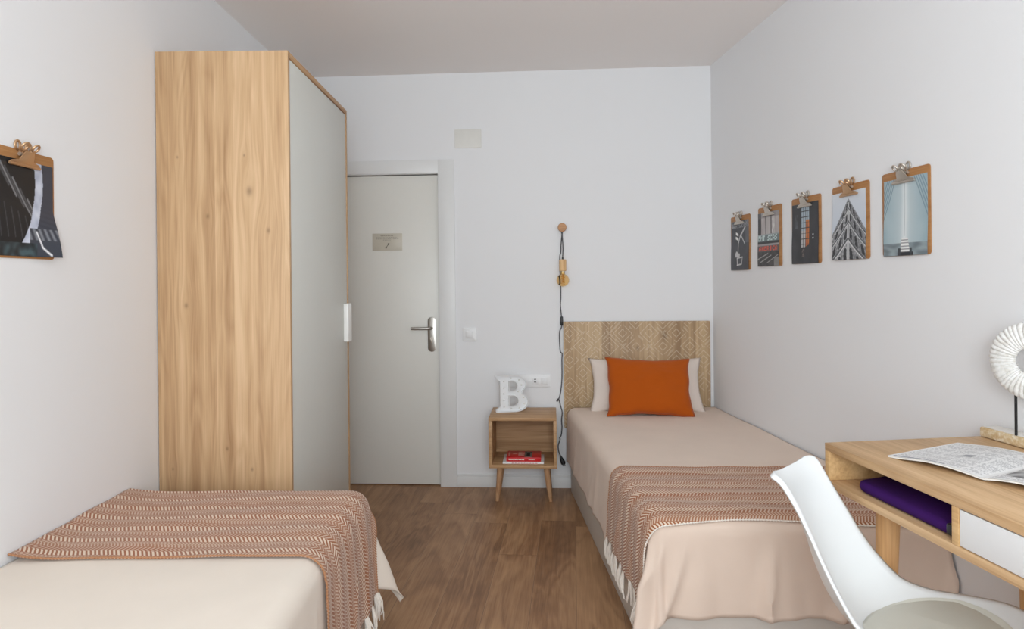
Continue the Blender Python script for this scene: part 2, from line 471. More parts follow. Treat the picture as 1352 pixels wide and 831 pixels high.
# junction box cover above the door
vb = bmesh.new(); add_plate(vb, rrect(.178, .124, .004, 3, (ub(-.372)+ub(-.193))/2, 2.312), 0, .006, .0015, MB_ @ Matrix.Rotation(PI/2, 4, 'X'))
M_cover = plain('cover_plastic', rgb(222, 221, 216), .5)
tag(from_bm('junction_box_cover', vb, M_cover), 'blank white rectangular cover plate high on wall above the door casing', 'cover plate')
# light switch
ls = thing('light_switch', 'square white light switch on back wall beside the door casing', 'switch'); ls.matrix_world = MB_
cu = (ub(-.336)+ub(-.232))/2
pb = bmesh.new(); add_plate(pb, rrect(.092, .088, .006, 4, cu, 1.012), 0, .009, .003, Matrix.Rotation(PI/2, 4, 'X'))
from_bm('frame', pb, M_white, ls)
pb = bmesh.new(); add_box(pb, cu-.024, cu+.024, -.016, -.004, .99, 1.034, .003)
bmesh.ops.rotate(pb, verts=pb.verts, cent=(cu, -.01, 1.012), matrix=Matrix.Rotation(math.radians(5), 3, 'X'))
from_bm('rocker', pb, M_white, ls)
# socket strip
so = thing('socket_strip', 'long white wall plate with sockets and a switch behind the letter', 'socket'); so.matrix_world = MB_
u0, u1 = ub(-.035), ub(.249)
pb = bmesh.new(); add_plate(pb, rrect(u1-u0, .084, .006, 4, (u0+u1)/2, .705), 0, .010, .003, Matrix.Rotation(PI/2, 4, 'X'))
from_bm('frame', pb, M_white, so)
for k, uc_ in enumerate((u0+.045, u0+.116)):
    q = bmesh.new()
    add_lathe(q, [(.0215, .0), (.0215, .003), (.019, .0035), (.0185, -.004), (0, -.004)], 24, Matrix.Translation((uc_, -.0085, .705)) @ Matrix.Rotation(PI/2, 4, 'X'))
    sk = from_bm('socket', q, M_white, so)
    q = bmesh.new()
    for s in (-1, 1): add_lathe(q, [(0, 0), (.003, 0), (.003, .0012), (0, .0012)], 10, Matrix.Translation((uc_+s*.0095, -.0045, .705)) @ Matrix.Rotation(PI/2, 4, 'X'))
    from_bm('pin_hole', q, M_dark, sk)
q = bmesh.new(); ucs = u0+.182; add_box(q, ucs-.022, ucs+.022, -.0125, -.004, .683, .727, .002)
us_ = from_bm('usb_module', q, M_white, so)
q = bmesh.new()
for dz in (.010, -.008): add_box(q, ucs-.007, ucs+.006, -.0132, -.0122, .705+dz-.003, .705+dz+.003, .0008)
from_bm('usb_port', q, M_dark, us_)
q = bmesh.new(); ucr = u0+.240; add_box(q, ucr-.022, ucr+.022, -.017, -.004, .684, .727, .003)
from_bm('rocker', q, M_white, so)

# ================================================================= WARDROBE
M_ward = wood('wardrobe_oak', W_L, W_M, W_D, 'z', knots=((-.16, 1.74, .022), (-.45, 1.88, .007), (-.18, 1.885, .007), (-.085, 1.58, .013), (-.42, 1.28, .013), (-.33, 1.64, .012), (-.48, .62, .007), (-.16, .615, .009), (-.26, .70, .01)), stave=.075).m
YN, YF, XF, ZT = 2.57, 3.49, -.897, 2.308
wd = thing('wardrobe', 'tall oak wardrobe with greige doors against left wall beyond the bed', 'wardrobe', (XF, YN, 0))
dep = -(XF - WL) + .004          # back of the carcass in local x
wl = YF-YN
box('side_panel', dep, 0, 0, .02, 0, ZT, M_ward, wd, .0012)
box('side_panel', dep, 0, wl-.02, wl, 0, ZT, M_ward, wd, .0012)
M_wardh = wood('wardrobe_oak_top', W_L, W_M, rgb(165, 120, 80), 'y', stave=.2, across='x').m
box('top_panel', dep, 0, .0205, wl-.0205, ZT-.024, ZT, M_wardh, wd, .001)
box('plinth', dep, -.03, .0205, wl-.0205, 0, .07, M_greige, wd, .001)
box('back_panel', dep, dep+.006, .0205, wl-.0205, .0705, ZT-.0245, M_ward, wd, 0)
mid = wl/2
d1 = box('door', -.022, -.003, .0235, wl-.0235, .073, ZT-.0275, M_greige, wd, .001)
hb = bmesh.new(); add_box(hb, -.003, .022, wl-.098, wl-.024, 1.05, 1.253, .002)
from_bm('handle', hb, plain('white_handle', rgb(244, 244, 241), .3), d1)

# ================================================================= CLOTH MAPPING
class Bed:
    """bilinear bed: HL, HR, FL, FR are top corners (x,y); a=0 wall side .. W free side; b=0 head .. L foot"""
    def __init__(s, wallH, freeH, wallF, freeF, W, L, top, rad=.06, flare=.10, seed=0, cf=.35, fold=1.0):
        s.c = [Vector(p) for p in (wallH, freeH, wallF, freeF)]
        s.W, s.L, s.top, s.r, s.fl, s.seed, s.cf, s.fold = W, L, top, rad, flare, seed, cf, fold
    def pl(s, a, b):
        u, v = a/s.W, b/s.L
        p = (s.c[0]*(1-u)+s.c[1]*u)*(1-v) + (s.c[2]*(1-u)+s.c[3]*u)*v
        return p
    def map(s, a, b, off=0.0, foldoff=0.0):
        r = s.r
        ax, by = s.W-r, s.L-r
        dx, dy = max(0, a-ax), max(0, b-by)
        d = math.hypot(dx, dy)
        ca, cb = min(a, ax), min(b, by)
        if d < 1e-9:
            n = noise.noise(Vector((a*2.5, b*2.5, s.seed)))*.004
            p = s.pl(a, b); return Vector((p.x, p.y, s.top+off+n))
        nx, ny = dx/d, dy/d
        R = r+off
        n = noise.noise(Vector((ca*2.5, cb*2.5, s.seed)))*.004
        if d < r*PI/2:
            h = R*math.sin(d/r); z = r - R*math.cos(d/r); over = 0
        else:
            over = d-r*PI/2
            corner = 2*nx*ny           # 1 at the corner diagonal
            ang = math.atan2(ny, nx)
            along = (cb + r*ang*1.5 + (s.W-ca))    # running position along hem
            f = (noise.noise(Vector((along*5.0, over*1.0, s.seed+3.1)))*.030
                 + math.sin(along*19 + 2.2*math.sin(along*4.1+s.seed))*.012
                 + noise.noise(Vector((along*13.0, over*3, s.seed+7.7)))*.009 + (.030)*(1-min(1, 6*abs(noise.noise(Vector((along*4.2+over*1.5, over*.8, s.seed+1.7))))))**2) * min(1, over/.16) * s.fold * (.25+.75*ny)
            f += corner*math.sin(ang*9+s.seed)*.022*min(1, over/.25)
            h = R + over*(s.fl + s.cf*corner**2) + f + foldoff*min(1, over/.1)
            h = max(h, R+over*.02+foldoff*.5)
            z = r + over*(1-.06*corner)
        p0 = s.pl(ca, cb)
        # unit directions in plan
        ea = (s.pl(s.W, cb)-s.pl(0, cb)).normalized(); eb = (s.pl(ca, s.L)-s.pl(ca, 0)).normalized()
        q = p0 + ea*(nx*h) + eb*(ny*h)
        zz = s.top - z + n
        return Vector((q.x, q.y, max(zz, .006+off)))
def cover(bed, name, mat, parent, ov_side, ov_foot, nu=96, nv=150):
    Wt = bed.W-bed.r+bed.r*PI/2+ov_side; Lt = bed.L-bed.r+bed.r*PI/2+ov_foot
    def hem(a, b): return 1.0
    def fn(u, v):
        a = Wt*u; b = Lt*v
        return bed.map(a, b)
    return grid_mesh(name, fn, nu, nv, mat, parent, uvfn=lambda u, v: (u*Wt, v*Lt), solid=.003)

# ----------------------------------------------------------------- right bed
bedR = Bed((1.299, 4.092), (.350, 4.122), (1.468, 2.142), (.460, 2.190), .96, 1.95, .540, .055, .03, seed=2.0, cf=.22)
rb = thing('single_bed', 'single bed with beige bedspread and patterned headboard along right wall', 'bed', (0, 0, 0), 0, 'single beds')
M_head = None
def headboard_material():
    m = wood('carved_headboard_oak', rgb(204, 178, 142), rgb(182, 154, 120), rgb(150, 122, 92), 'z', knots=((.655, 1.0, .03), (.48, .92, .02)), stave=.12)
    X = m.xyz(m.coord())
    S = .1725
    px = m.math('DIVIDE', m.math('SUBTRACT', X[0], .2105), S); pz = m.math('DIVIDE', m.math('SUBTRACT', X[2], 1.017), S)
    def l1(ox, oz):
        fx = m.math('ABSOLUTE', m.math('SUBTRACT', m.math('FRACT', m.math('ADD', px, .5+ox)), .5))
        fz = m.math('ABSOLUTE', m.math('SUBTRACT', m.math('FRACT', m.math('ADD', pz, .5+oz)), .5))
        return m.math('ADD', fx, fz)
    d = m.math('MINIMUM', l1(0, 0), l1(.5, .5))      # 0 centre .. 0.5 cell edge
    def line(r, wd=.011):
        return m.math('LESS_THAN', m.math('ABSOLUTE', m.math('SUBTRACT', d, r)), wd)
    small = line(.155)
    big = line(.345)
    third = line(.475, .009)
    breakup = m.math('GREATER_THAN', m.noise(m.comb(m.math('MULTIPLY', px, 1.5), 0.0, m.math('MULTIPLY', pz, 1.5)), 1.0, 1), .40)
    bl = m.math('MULTIPLY', m.math('MAXIMUM', big, m.math('MULTIPLY', third, m.math('GREATER_THAN', m.noise(m.comb(m.math('MULTIPLY', px, 2.6), 3.0, m.math('MULTIPLY', pz, 2.6)), 1.0, 1), .52))), breakup)
    ln = m.math('MAXIMUM', small, bl)
    old = m.b.inputs['Base Color'].links[0].from_socket
    fade = m.math('MULTIPLY', m.math('GREATER_THAN', m.noise(m.coord(), 60, 2), .36), .72)
    m.l(m.mix(m.math('MULTIPLY', ln, fade), old, rgb(226, 212, 188)), m.b.inputs['Base Color'])
    return m.m
hbp = bmesh.new()
hu0, hu1 = ub(.3345), ub(1.2770)
add_box(hbp, 0, hu1-hu0, -.028, -.006, .40, 1.094, .0015)
hd = from_bm('headboard', hbp, headboard_material(), rb)
hd.matrix_local = MB_ @ Matrix.Translation((hu0, 0, 0))
# base and mattress
def quad_prism(bed, z0, z1, inset, name, mat, parent, bev=.01, a0=0.0):
    bm = bmesh.new()
    pts = [bed.pl(a0+inset, inset), bed.pl(bed.W-inset, inset), bed.pl(bed.W-inset, bed.L-inset), bed.pl(a0+inset, bed.L-inset)]
    add_plate(bm, [(p.x, p.y) for p in pts], z0, z1, bev)
    return from_bm(name, bm, mat, parent)
quad_prism(bedR, .0, .30, .018, 'bed_base', M_base, rb, .003, .01)
quad_prism(bedR, .30, .530, .032, 'mattress', M_white, rb, .04, .01)
cover(bedR, 'bedspread', M_sheet, rb, .285, .275)

# ----------------------------------------------------------------- left bed
bedL = Bed((WL+.003, .42), (-.548, .42), (WL+.003, 2.420), (-.548, 2.420), .89, 2.00, .583, .060, .04, seed=9.0, cf=.30)
lb = thing('single_bed', 'single bed with cream bedspread along left wall in front of wardrobe', 'bed', (0, 0, 0), 0, 'single beds')
quad_prism(bedL, .0, .30, .018, 'bed_base', M_base, lb, .003)
quad_prism(bedL, .30, .573, .036, 'mattress', M_white, lb, .05)
cover(bedL, 'bedspread', M_sheetL, lb, .30, .27)

# ----------------------------------------------------------------- throws
def throw(bed, name, label, a1, b0, b1, skew0, skew1, nu=120, nv=80, off=.008, tassels=(), trim=None, wallrise=0.0, seed=0.0, fsz=1.0):
    t = thing(name, label, 'throw blanket', group='herringbone throws')
    def ab(u, v):
        a = a1*u
        lo = b0 + skew0(u); hi = b1 + skew1(u)
        return a, lo+(hi-lo)*v
    def fn(u, v):
        a, b = ab(u, v)
        o = off + .004*noise.noise(Vector((a*6, b*9, seed))) + .003*math.sin(b*38+3*noise.noise(Vector((a*2, b*2, seed))))*min(1, u*3)
        p = bed.map(a, b, max(.004, o), .006)
        if wallrise: p.z += wallrise*max(0, 1-u*7)**2
        return p
    cl = grid_mesh('cloth', fn, nu, nv, M_throw, t, uvfn=lambda u, v: ab(u, v), solid=.004)
    # overcast edges
    for v, mt in ((0, trim[0]), (1, trim[1])):
        e = bmesh.new(); N = 260
        pts = [fn(k/N, v) + Vector((0, 0, .0005)) for k in range(N+1)]
        add_tube(e, pts, [.0014+.0022*(k % 2) for k in range(N+1)], 6)
        from_bm('stitched_edge', e, mt, t)
    for (v0, L) in tassels:
        p = fn(1, v0); bm = bmesh.new(); rg = random.Random(int(v0*1000)+int(seed))
        out = (fn(1, v0)-fn(.94, v0)); out.z = 0
        if out.length > 0: out.normalize()
        tang = (fn(1, min(1, v0+.02))-fn(1, max(0, v0-.02))).normalized()
        for k in range(12):
            s = rg.uniform(-.014, .014)*fsz; dr = rg.uniform(.0, .014); l = L*rg.uniform(.75, 1.05); sw = rg.uniform(-.02, .02)
            q0 = p + tang*s*.6 + Vector((0, 0, .004))
            q1 = p + tang*s + out*dr + Vector((0, 0, -l*.35)); q2 = p + tang*(s*1.3+sw*.5) + out*(dr+.003) + Vector((0, 0, -l*.7)); q3 = p + tang*(s*1.5+sw) + out*dr*.6 + Vector((0, 0, -l))
            for q in (q1, q2, q3): q.z = max(q.z, .006)
            add_tube(bm, [q0, q1, q2, q3], [.0028, .0030, .0027, .0016], 6)
        from_bm('tassel', bm, M_fringe, t)
    return t
M_edgeO = plain('rust_yarn', rgb(172, 124, 90), .9, noise_amt=.25, nscale=300)
throw(bedR, 'throw_blanket', 'rust and cream herringbone throw with white tassels across foot of right bed',
      bedR.W+.285, 1.330, bedR.L-.012, lambda u: .02*math.sin(u*3)+.05*max(0, u-.75)*0, lambda u: .008*math.sin(u*9)+.055*max(0, u-.55),
      tassels=[(k, .095) for k in (.02, .12, .22, .32, .43, .54, .65, .76, .88, .99)], trim=(M_edgeO, M_fringe), seed=1.3)
throw(bedL, 'throw_blanket', 'rust and cream herringbone throw across left bed in front of wardrobe',
      bedL.W+.355, 1.385, bedL.L+.02, lambda u: -.02*max(0, .3-u)+.008*math.sin(u*5), lambda u: .0*u,
      tassels=[(k, .10) for k in (.02, .14, .26, .38, .5, .62, .74, .86, .98)], trim=(M_edgeO, M_edgeO), wallrise=.016, seed=5.0, off=.009)

# ================================================================= PILLOWS
def pillow(name, label, w, h, th, mat, loc, rot, seed, piping=True):
    t = thing(name, label, 'pillow')
    t.location = loc; t.rotation_euler = rot
    def shape(u, v, s):
        x, y = 2*u-1, 2*v-1
        e = max(0, (1-abs(x)**2.6)*(1-abs(y)**2.6))
        pin = .07
        X = x*w/2*(1-pin*(1-abs(y)**2)*abs(x)**3*1.2); Y = y*h/2*(1-pin*1.6*(1-abs(x)**2)*abs(y)**3)
        X += noise.noise(Vector((x*2, y*2, seed)))*.010*abs(x)**2; Y += noise.noise(Vector((x*2.6, y*2, seed+5)))*.010*abs(y)**2
        Z = s*th/2*e**.55
        Z += s*(noise.noise(Vector((x*2.2, y*2.2, seed+9)))*.012*e**.5 + noise.noise(Vector((x*9, y*9, seed+2)))*.003*min(1, e*3))
        return Vector((X, Y, Z))
    n = 44; bm = bmesh.new(); uvl = bm.loops.layers.uv.new('UVMap')
    g = {}
    for s in (1, -1):
        for j in range(n+1):
            for i in range(n+1):
                edge = i in (0, n) or j in (0, n)
                if s == -1 and edge: g[s, i, j] = g[1, i, j]
                else: g[s, i, j] = bm.verts.new(shape(i/n, j/n, s if not edge else 0))
        for j in range(n):
            for i in range(n):
                f = bm.faces.new([g[s, i, j], g[s, i+1, j], g[s, i+1, j+1], g[s, i, j+1]])
                for lp, (a, b) in zip(f.loops, ((i, j), (i+1, j), (i+1, j+1), (i, j+1))): lp[uvl].uv = (a/n*w, b/n*h)
    from_bm('pillow_case', bm, mat, t, ang=180)
    if piping:
        pb = bmesh.new(); loop = [shape(k/n, 0, 0) for k in range(n)] + [shape(1, k/n, 0) for k in range(n)] + [shape(1-k/n, 1, 0) for k in range(n)] + [shape(0, 1-k/n, 0) for k in range(n)]
        add_tube(pb, loop+[loop[0]], .0022, 6, cap=False)
        from_bm('piping', pb, mat, t)
    return t
pillow('bed_pillow', 'off-white pillow leaning against patterned headboard behind orange cushion', .72, .355, .13, M_pillow, (.845, 4.045, .695), (math.radians(66), 0, math.radians(-3)), 4.0, False)
pillow('cushion', 'burnt orange rectangular cushion leaning on the off-white pillow', .525, .375, .13, M_orange, (.832, 3.895, .708), (math.radians(64), math.radians(1.6), math.radians(-2)), 11.0)

# ================================================================= NIGHTSTAND
M_ns = wood('nightstand_oak', rgb(200, 165, 126), rgb(184, 147, 108), rgb(154, 116, 80), 'x', stave=.5, across='y', grain=1.2).m
M_nsl = wood('nightstand_leg_oak', rgb(204, 166, 130), rgb(188, 148, 112), rgb(160, 118, 84), 'z', stave=.5).m
ns = thing('nightstand', 'small open oak nightstand on splayed legs against back wall', 'nightstand', (.0545, 3.857, 0), WROT)
nb = bmesh.new(); w2 = .2065; zb, zt = .226, .534; dp = .315
box('top_panel', -w2, w2, 0, dp, zt-.02, zt, M_ns, ns, .0015)
box('bottom_panel', -w2, w2, 0, dp, zb, zb+.02, M_ns, ns, .0015)
box('side_panel', -w2, -w2+.02, .0005, dp, zb+.0202, zt-.0202, M_ns, ns, .0012)
box('side_panel', w2-.02, w2, .0005, dp, zb+.0202, zt-.0202, M_ns, ns, .0012)
box('back_panel', -w2+.0202, w2-.0202, dp-.012, dp, zb+.0202, zt-.0202, M_ns, ns, 0)
for sx in (-1, 1):
    for (yt, yb) in ((.055, .085), (dp-.06, dp-.035)):
        lg = bmesh.new()
        add_tube(lg, [(sx*.142, yt, zb-.0005), (sx*.1535, (yt+yb)/2, .11), (sx*.166, yb, .0005)], [.019, .016, .0115], 20)
        from_bm('leg', lg, M_nsl, ns)
# books
def book(name, label, w, d, h, cov, loc, rz, deco):
    t = thing(name, label, 'book', loc, rz)
    bm = bmesh.new()
    add_box(bm, -w/2, w/2, -d/2, d/2, 0, .0022, .0006); add_box(bm, -w/2, w/2, -d/2, d/2, h-.0022, h, .0006)
    add_box(bm, -w/2, w/2, -d/2, -d/2+.0025, .001, h-.001, .0008)
    from_bm('cover', bm, cov, t)
    box('pages', -w/2+.003, w/2-.003, -d/2+.003, d/2-.004, .0024, h-.0024, M_fringe, t, 0)
    deco(t, w, d, h)
M_red = plain('red_cover', rgb(196, 22, 28), .35); M_wht = plain('white_ink', rgb(240, 236, 230), .5); M_gry = plain('grey_ink', rgb(120, 116, 110), .5)
M_pink = plain('pale_ink', rgb(214, 150, 140), .5)
def red_deco(t, w, d, h):
    bm = bmesh.new(); rr = random.Random(5); x = -w/2+.014
    while x < .005:                                        # white title on the spine
        ww = rr.uniform(.004, .008); add_box(bm, x, x+ww, -d/2-.0006, -d/2+.0004, h*.36, h*.66); x += ww+.002
    from_bm('spine_title', bm, M_wht, t, sm=False); bm = bmesh.new()
    x = .03
    while x < .066: add_box(bm, x, x+.004, -d/2-.0006, -d/2+.0004, h*.40, h*.60); x += .006
    from_bm('spine_author', bm, M_wht, t, sm=False)
    bm = bmesh.new(); add_box(bm, .004, .050, -d/2+.010, d/2-.02, h-.0003, h+.0006)
    p = from_bm('cover_picture', bm, M_gry, t, sm=False)
    bm = bmesh.new()
    for (a, b, c, e) in ((.016, .038, -.045, .02), (.006, .048, .035, .045), (.009, .013, -.05, .03)): add_box(bm, a, b, c, e, h+.0004, h+.0010)
    from_bm('picture_detail', bm, M_dark, p, sm=False)
    bm = bmesh.new()
    for (a, b, c, e) in ((-.035, -.012, -.035, .045), (-.07, -.043, .0, .012), (-.095, -.088, -.04, .04), (-.010, .002, .0, .03), (-.012, .0, -.04, -.01)): add_box(bm, a, b, c, e, h-.0003, h+.0006)
    from_bm('cover_title', bm, M_pink, t, sm=False)
bx, by = .072, 3.985
book('book', 'red paperback lying on top inside the nightstand', .212, .150, .026, M_red, (.0645, 3.966, zb+.0215+.0105), WROT, red_deco)
def white_deco(t, w, d, h):
    bm = bmesh.new(); x = -.07
    while x < .09: add_box(bm, x, x+.012, -d/2-.0006, -d/2+.0004, h*.3, h*.6); x += .018
    from_bm('spine_title', bm, M_red, t, sm=False)
book('book', 'thin white book under the red paperback in the nightstand', .252, .180, .010, M_white, (.0625, 3.972, zb+.0208), WROT, white_deco)

# ----------------------------------------------------------------- letter B
def make_letter():
    t = thing('letter_light', 'white marquee letter B with small bulbs standing on the nightstand', 'letter light', (-.005, 4.045, zt+.0006), math.radians(9))
    def arc(cx, cy, rx, ry, a0, a1, n=14): return [(cx+rx*math.cos(a0+(a1-a0)*k/n), cy+ry*math.sin(a0+(a1-a0)*k/n)) for k in range(n+1)]
    hh = .226
    outer = [(-.105, 0), (.02, 0)] + arc(.02, .060, .082, .060, -PI/2, PI/2-.55) + arc(.015, .172, .075, .054, -PI/2+.75, PI/2) + [(-.105, hh), (-.105, hh-.012), (-.078, hh-.032), (-.078, .032), (-.105, .012)]
    # push back to slab-serif stem
    h1 = [(-.022, .034), (.008, .034)] + arc(.008, .067, .030, .033, -PI/2, PI/2, 10)[1:-1] + [(.008, .100), (-.022, .100)]
    h2 = [(-.022, .128), (.006, .128)] + arc(.006, .160, .026, .032, -PI/2, PI/2, 10)[1:-1] + [(.006, .192), (-.022, .192)]
    def curve(loops, fill, ext, bev, z):
        cu = bpy.data.curves.new('letter', 'CURVE'); cu.dimensions = '2D'; cu.fill_mode = fill; cu.extrude = ext; cu.bevel_depth = bev; cu.bevel_resolution = 1
        for L in loops:
            s = cu.splines.new('POLY'); s.points.add(len(L)-1); s.use_cyclic_u = True
            for p, (x, y) in zip(s.points, L): p.co = (x, y, 0, 1)
        ob = bpy.data.objects.new('tmp', cu); C.objects.link(ob)
        me = bpy.data.meshes.new_from_object(ob.evaluated_get(bpy.context.evaluated_depsgraph_get()))
        bpy.data.objects.remove(ob); bpy.data.curves.remove(cu)
        me.transform(Matrix.Rotation(PI/2, 4, 'X') @ Matrix.Translation((0, 0, z)))
        return me
    tilt = Matrix.Rotation(math.radians(-3), 4, 'X')
    me = curve([outer, h1, h2], 'BOTH', .003, 0, -.012); me.transform(tilt); smooth(me, 30)
    link_obj('face', me, t, M_white)
    if True:
        cu_me = []
        bm = bmesh.new()
        for L in (outer, h1, h2):
            n = len(L)
            for k in range(n):
                a = Vector((L[k][0], 0, L[k][1])); b = Vector((L[(k+1) % n][0], 0, L[(k+1) % n][1]))
                d = (b-a)
                if d.length < 1e-6: continue
                dn = d.normalized(); pr = Vector((dn.z, 0, -dn.x))*.0016
                vs = [bm.verts.new(q) for q in (a-pr+Vector((0, -.018, 0)), b-pr+Vector((0, -.018, 0)), b+pr+Vector((0, -.018, 0)), a+pr+Vector((0, -.018, 0)),
                                                a-pr+Vector((0, .018, 0)), b-pr+Vector((0, .018, 0)), b+pr+Vector((0, .018, 0)), a+pr+Vector((0, .018, 0)))]
                for f in ((0,1,2,3), (7,6,5,4), (0,4,5,1), (1,5,6,2), (2,6,7,3), (3,7,4,0)): bm.faces.new([vs[i] for i in f])
        bmesh.ops.transform(bm, matrix=tilt, verts=bm.verts)
        from_bm('rim', bm, M_white, t, sm=False)
    M_bulb = plain('milky_bulb', rgb(228, 226, 220), .35)
    for (x, z) in ((-.052, .190), (-.052, .150), (-.052, .112), (-.052, .072), (-.052, .030), (-.005, .208), (.045, .196), (.062, .165), (.040, .125), (.075, .085), (.078, .045), (.045, .018), (-.005, .016)):
        bm = bmesh.new(); bmesh.ops.create_uvsphere(bm, u_segments=12, v_segments=8, radius=.0052)
        bmesh.ops.translate(bm, verts=bm.verts, vec=(x, .006, z)); bmesh.ops.transform(bm, matrix=tilt, verts=bm.verts)
        from_bm('bulb', bm, M_bulb, t)
make_letter()

# ================================================================= WALL LAMP
M_knob = wood('peg_wood', rgb(206, 160, 118), rgb(190, 142, 100), rgb(160, 112, 74), 'x', stave=.5, across='z').m
M_sockw = wood('lamp_holder_wood', rgb(232, 196, 148), rgb(220, 180, 130), rgb(196, 152, 104), 'z', stave=.5).m
M_cord = plain('grey_textile_cord', rgb(86, 84, 88), .8, noise_amt=.25, nscale=400)
hk = ub(.333)
pg = bmesh.new()
add_lathe(pg, [(0, 0), (.010, 0), (.010, .018), (.026, .019), (.0285, .022), (.0285, .034), (.026, .037), (0, .037)], 28, Matrix.Translation(at_back(hk, 1.711)) @ Matrix.Rotation(WROT, 4, 'Z') @ Matrix.Rotation(PI/2, 4, 'X'))
tag(from_bm('wall_peg', pg, M_knob), 'round wooden wall peg holding up the hanging bulb cord', 'peg')
lamp = thing('pendant_lamp', 'bare amber bulb in wooden holder hanging from the wall peg', 'lamp')
base = at_back(hk, 0); lamp.location = (base.x, base.y, 0); lamp.rotation_euler = (0, 0, WROT)
def lp(du, out, z): return Vector((du, -out, z))
hb = bmesh.new(); yo = .036
add_lathe(hb, [(0, 1.5015), (.019, 1.5015), (.0235, 1.498), (.0235, 1.429), (.020, 1.426), (0, 1.426)], 28, Matrix.Translation((.001, -yo, 0)))
from_bm('bulb_holder', hb, M_sockw, lamp)
cb2 = bmesh.new(); add_lathe(cb2, [(0, 1.516), (.005, 1.516), (.006, 1.5016), (0, 1.5016)], 12, Matrix.Translation((.001, -yo, 0)))
from_bm('cord_grip', cb2, M_black, lamp)
cb3 = bmesh.new(); add_lathe(cb3, [(0, 1.4258), (.012, 1.4256), (.013, 1.412), (.0125, 1.407), (0, 1.407)], 16, Matrix.Translation((.001, -yo, 0)))
from_bm('bulb_cap', cb3, plain('brass_cap', rgb(206, 190, 150), .35, .7), lamp)
M_amb = NT('amber_glass'); M_amb.b.inputs['Base Color'].default_value = (1.0, .78, .47, 1)
M_amb.b.inputs['Transmission Weight'].default_value = 1.0; M_amb.b.inputs['Roughness'].default_value = .02; M_amb.b.inputs['IOR'].default_value = 1.12
gl = bmesh.new(); R_ = .041; zc = 1.366
prof = [(.012, 1.418), (.0125, 1.410)] + [(R_*math.sin(a), zc+R_*math.cos(a)) for a in [.36+(PI-.36)*k/16 for k in range(17)]]
prof[-1] = (0, zc-R_)
add_lathe(gl, prof, 28, Matrix.Translation((.001, -yo-.004, 0)))
g = from_bm('glass_bulb', gl, M_amb.m, lamp)
fb = bmesh.new()
fil = []
for k in range(60):
    a = k/59*5*2*PI; fil.append((.001+.012*math.cos(a), -yo-.004+.012*math.sin(a), zc-.024+.05*k/59))
add_tube(fb, fil, .0009, 5)
add_tube(fb, [(.001, -yo-.004, 1.412), (.001, -yo-.004, zc-.01)], .003, 8)
from_bm('filament', fb, plain('brass_filament', rgb(214, 160, 70), .35, .6), lamp)
# cord
cw = bmesh.new()
def spl(pts, n=10):
    P = [Vector(p) for p in pts]; out = []
    for i in range(len(P)-1):
        p0 = P[max(i-1, 0)]; p1 = P[i]; p2 = P[i+1]; p3 = P[min(i+2, len(P)-1)]
        for k in range(n):
            t = k/n
            out.append(.5*((2*p1)+(-p0+p2)*t+(2*p0-5*p1+4*p2-p3)*t*t+(-p0+3*p1-3*p2+p3)*t**3))
    out.append(P[-1]); return out
path = spl([lp(.001, .036, 1.512), lp(.004, .034, 1.58), lp(.0, .028, 1.65), lp(-.004, .012, 1.70), lp(.0, .010, 1.738), lp(.004, .012, 1.728), lp(.004, .012, 1.70), lp(-.003, .016, 1.65), lp(-.008, .010, 1.60), lp(-.010, .008, 1.55), lp(-.017, .006, 1.52), lp(-.017, .006, 1.44), lp(-.014, .006, 1.36), lp(-.013, .006, 1.26), lp(-.016, .006, 1.20), lp(-.010, .007, 1.13), lp(-.008, .009, 1.10),
            lp(-.010, .007, 1.06), lp(-.022, .006, 1.03), lp(-.024, .006, .98), lp(-.020, .006, .90), lp(-.008, .006, .882), lp(-.010, .006, .84), lp(-.010, .006, .76), lp(-.012, .006, .70), lp(-.022, .006, .62), lp(-.038, .006, .575), lp(-.046, .008, .572), lp(-.034, .010, .585), lp(-.022, .012, .54),
            lp(-.012, .020, .50), lp(-.016, .022, .45), lp(-.014, .022, .40), lp(-.020, .022, .35), lp(-.030, .022, .335), lp(-.028, .02, .32), lp(-.040, .018, .28), lp(-.036, .018, .24), lp(-.024, .018, .212)], 8)
add_tube(cw, path, .0036, 7)
from_bm('cord', cw, M_cord, lamp)
sw = bmesh.new(); add_box(sw, -.018, .000, -.022, -.003, 1.068, 1.128, .005); from_bm('inline_switch', sw, M_black, lamp)
pl_ = bmesh.new(); add_tube(pl_, [(-.026, -.018, .216), (-.020, -.018, .195), (-.010, -.018, .172), (-.007, -.018, .160)], [.005, .011, .016, .014], 12)
add_tube(pl_, [(-.012, -.018, .162), (-.008, -.018, .146)], .0022, 8); add_tube(pl_, [(.0, -.018, .164), (.004, -.018, .148)], .0022, 8)
from_bm('plug', pl_, M_black, lamp)

